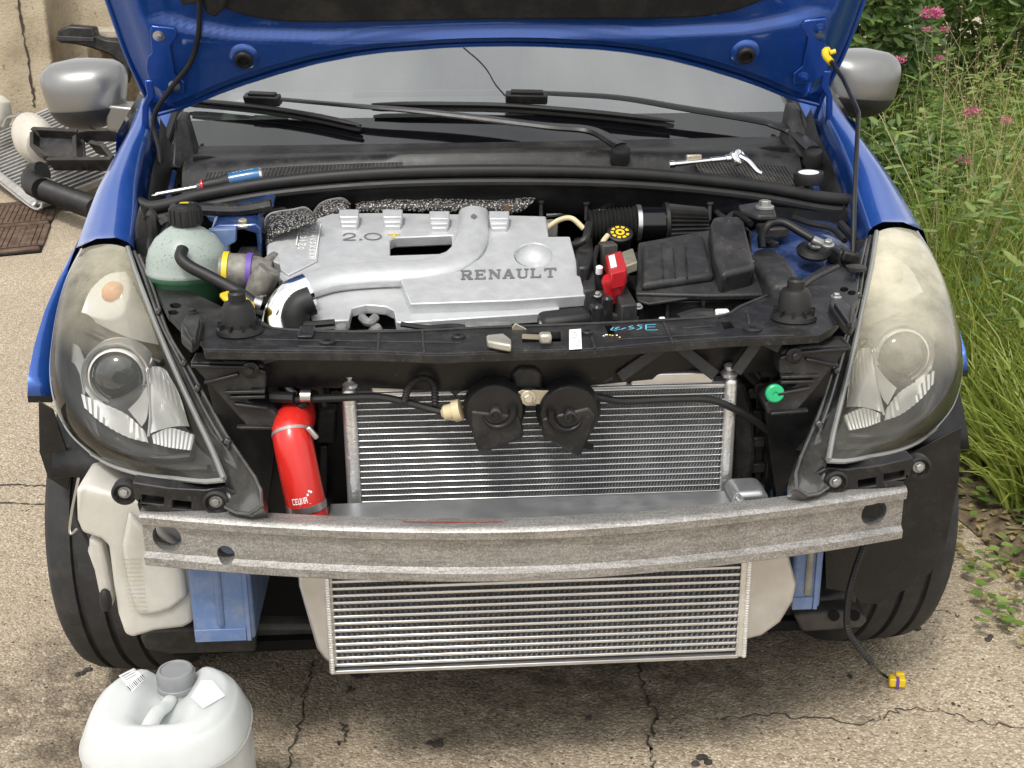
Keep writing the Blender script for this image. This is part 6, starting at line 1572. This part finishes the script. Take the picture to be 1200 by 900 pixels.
# ---- ratchet on the scuttle, right
ra, rb, rc = at(784, 200, Y=.835), at(861, 192, Y=.845), at(892, 210, Y=.83)
for p in (ra, rb, rc): p.z += .012
rw = thing('ratchet_wrench', rb, 'chromed ratchet with extension bar and socket on the right scuttle', 'wrench')
ax = (rb-ra).normalized(); l_ = (rb-ra).length
MB().lathe([(.007, 0), (.0075, .01), (.0055, .012), (.0055, .035), (.0045, .037), (.0045, l_*.62), (.006, l_*.63), (.006, l_*.85), (.008, l_*.86), (.008, l_)], ra, ax, 16).build('extension_bar', K['chrome'], rw)
MB().box(ra.lerp(rb, .38)+V((0, .008, .006)), (.03, .012, .014), Matrix.Rotation(.1, 3, 'Z')).build('socket_rail', K['zinc'], rw, bevel=.002)
MB().lathe([(.014, -.008), (.016, -.006), (.016, .006), (.014, .008), (.006, .009)], rb+V((.004, 0, 0)), (.5, -.8, .5), 24).build('ratchet_head', K['chrome'], rw)
P = smooth_path([rb+V((.008, 0, .004)), rb.lerp(rc, .4)+V((.004, 0, .006)), rb.lerp(rc, .8), rc], 6); MB().tube(P, [.011-.004*i/(len(P)-1) for i in range(len(P))], 12, flat=.6).build('handle', K['chrome'], rw)
# ---- roll of tape
p = at(947, 214, Y=.85)
tr_ = thing('tape_roll', p, 'roll of black insulating tape lying on the right scuttle grille', 'tape')
n = 40
MB().lathe([(.0200, 0), (.0292, .0), (.0295, .001), (.0295, .020), (.029, .021), (.0200, .021)], p, (-.03, -.05, 1), n, cap=False).build('tape', K['rubber'], tr_)
MB().lathe([(.0202, .0005), (.0202, .0212), (.018, .0214), (.018, .0005)], p, (-.03, -.05, 1), n, cap=False).build('core', K['white'], tr_)
MB().lathe([(.018, .0205), (.018, .0202), (.002, .0202)], p, (-.03, -.05, 1), n).build('paper_disc', K['white'], tr_)

# ---- jerrycan in the foreground
jx, jy = -.515, -.02
jc = at(196, 850, Y=jy)
jcan = thing('jerrycan', (jc.x, jy, 0), 'translucent white plastic can with grey screw cap standing before the left wheel', 'jerrycan')
jw, jd, jh = .120, .118, .298
NJ = 64
def jxy(k, s, e_=2.5):
    a = 2*math.pi*k/NJ; ca, sa = math.cos(a), math.sin(a)
    return math.copysign(abs(ca)**(2/e_), ca)*jw*s, math.copysign(abs(sa)**(2/e_), sa)*jd*s
def jtop(x, y):
    """height of the moulded lid: two shoulders, a sunken channel behind the grip"""
    rho = ((abs(x)/jw)**2.5+(abs(y)/jd)**2.5)**(1/2.5)
    z = jh-.002*rho-.055*max(0, (rho-.66)/.34)**2.4-.004*math.exp(-((rho-.80)/.03)**2)
    ch = math.exp(-(x/.036)**4)*min(1, max(0, (y+.072)/.03))
    return z-.026*ch*(1-.3*max(0, rho-.7)/.3)
def wav(k, z):
    """shallow moulded wave panels round the flank"""
    a = 2*math.pi*k/NJ; t = max(0, 1-((z-.214)/.022)**4)
    return 1-.040*t*max(0, min(1, 2.5*math.sin(a*8+.6)))
body = [(0.0, .90), (.008, .97), (.02, 1.0), (.06, 1.0), (.065, .985), (.075, .985), (.08, 1.0), (.148, 1.0), (.152, .986), (.158, .982), (.163, .986), (.167, 1.0), (.185, 1.), (.191, 1.), (.194, 1.), (.198, 1.), (.206, 1.), (.214, 1.), (.222, 1.), (.230, 1.0), (.234, 1.), (.237, 1.0), (.239, 1.)]
rows = []
for z, s in body: rows.append([V((jc.x+jxy(k, s*wav(k, z))[0], jy+jxy(k, s*wav(k, z))[1], z)) for k in range(NJ)])
for s in [1., .995, .985, .97, .95, .92, .88, .84, .80, .75, .7, .65, .6, .55, .5, .45, .4, .35, .3, .25, .2, .15, .1, .05, .01]:
    row = []
    for k in range(NJ):
        x, y = jxy(k, s); row.append(V((jc.x+x, jy+y, jtop(x, y))))
    rows.append(row)
jb = MB().loft(rows, close=True); jb.add(rows[0], [tuple(range(NJ))])
jo = jb.build('body', K['jerry'], jcan, smooth=70)
nc = V((at(207, 790, Y=jy+.055).x, jy+.050, jtop(0, .05)-.004))
MB().lathe([(.032, 0), (.027, .010), (.0255, .024)], nc, (0, 0, 1), 28, cap=False).build('neck', K['jerry'], jcan)
K['capgrey'] = pbr('grey_cap', (.21, .215, .22), .42, var=.1)
cpj = MB().lathe([(.0262, .020), (.0275, .021), (.0275, .038), (.0255, .043), (.0225, .044), (.021, .042), (.003, .042)], nc, (0, -.04, 1), 36).build('screw_cap', K['capgrey'], jcan)
for k in range(30):
    a = 2*math.pi*k/30; MB().box(nc+V((math.cos(a)*.0275, math.sin(a)*.0275, .030)), (.002, .003, .014), Matrix.Rotation(a, 3, 'Z')).build('cap_rib', K['capgrey'], cpj)
MB().lathe([(.0278, .020), (.0295, .018), (.0295, .012), (.027, .011)], nc, (0, 0, 1), 30, cap=False).build('tamper_ring', K['capgrey'], jcan)
x0 = nc.x-jc.x
P = [V((jc.x+x0-.004, jy+.026, jtop(x0, .026)+.004)), V((jc.x+x0-.008, jy+.0, jh-.020)), V((jc.x+x0-.013, jy-.030, jh-.010)), V((jc.x+x0-.018, jy-.062, jh-.010)), V((jc.x+x0-.022, jy-.085, jh-.022))]
MB().tube(smooth_path(P, 6), [.010+.003*k/24 for k in range(25)], 14, flat=.8).build('handle_bridge', K['jerry'], jcan, smooth=60)
def onlid(px, py, off=.0):
    lo = -.118
    while lo < .12:
        p = at(px, py, Y=jy+lo)
        if abs(p.x-jc.x) < jw and p.z <= jtop(p.x-jc.x, p.y-jy): break
        lo += .0005
    return p+V((0, -.5, .87))*(off+.0006)
def lidpatch(q, off, n=6): return MB().loft([[onlid(*[lerp(lerp(q[0][c_], q[1][c_], u/n), lerp(q[3][c_], q[2][c_], u/n), v/n) for c_ in (0, 1)], off) for u in range(n+1)] for v in range(n+1)])
lb = lidpatch(((139, 792), (157, 783), (171, 795), (155, 811)), .0).build('barcode_label', K['white'], jcan, smooth=60)
for k in range(11):
    t = k/10; a = (lerp(149.5, 166, t), lerp(804.5, 791, t)); b = (lerp(154, 170, t), lerp(809.5, 795.5, t))
    MB().strip([onlid(lerp(a[0], b[0], u), lerp(a[1], b[1], u), .0006) for u in (0, .5, 1)], random.choice((.0007, .0012)), (0, -.5, .87)).build('bar', K['glossblack'], lb, smooth=0, fix=False)
for y_ in (0, 1, 2): MB().strip([onlid(lerp(143, 156, u)+y_*2, lerp(793, 786, u)+y_*2.3, .0006) for u in (0, .25, .5, .75, 1)], .0011, (0, -.5, .87)).build('print_line', K['grey_print'], lb, smooth=0, fix=False)
lidpatch(((224, 818), (236, 798), (249, 798), (264, 816)), .0012).build('paper_label', K['white'], jcan, smooth=60)
lidpatch(((225, 818), (245, 817), (264, 816), (238, 831)), .0014).build('paper_label', K['white'], jcan, smooth=60)
fl_ = MB().loft([[V((jc.x+jxy(k, 1.003)[0], jy+jxy(k, 1.003)[1], z)) for k in (34, 35, 36, 37, 38, 39, 40)] for z in (.03, .08, .13, .147)])
MB().tube([V((jc.x+jxy(k, 1.0)[0], jy+jxy(k, 1.0)[1], .238)) for k in list(range(NJ))+[0]], .0022, 6).build('mould_seam', K['jerry'], jcan)
fo = fl_.build('front_label', K['glossblack'], jcan, smooth=60, fix=False)
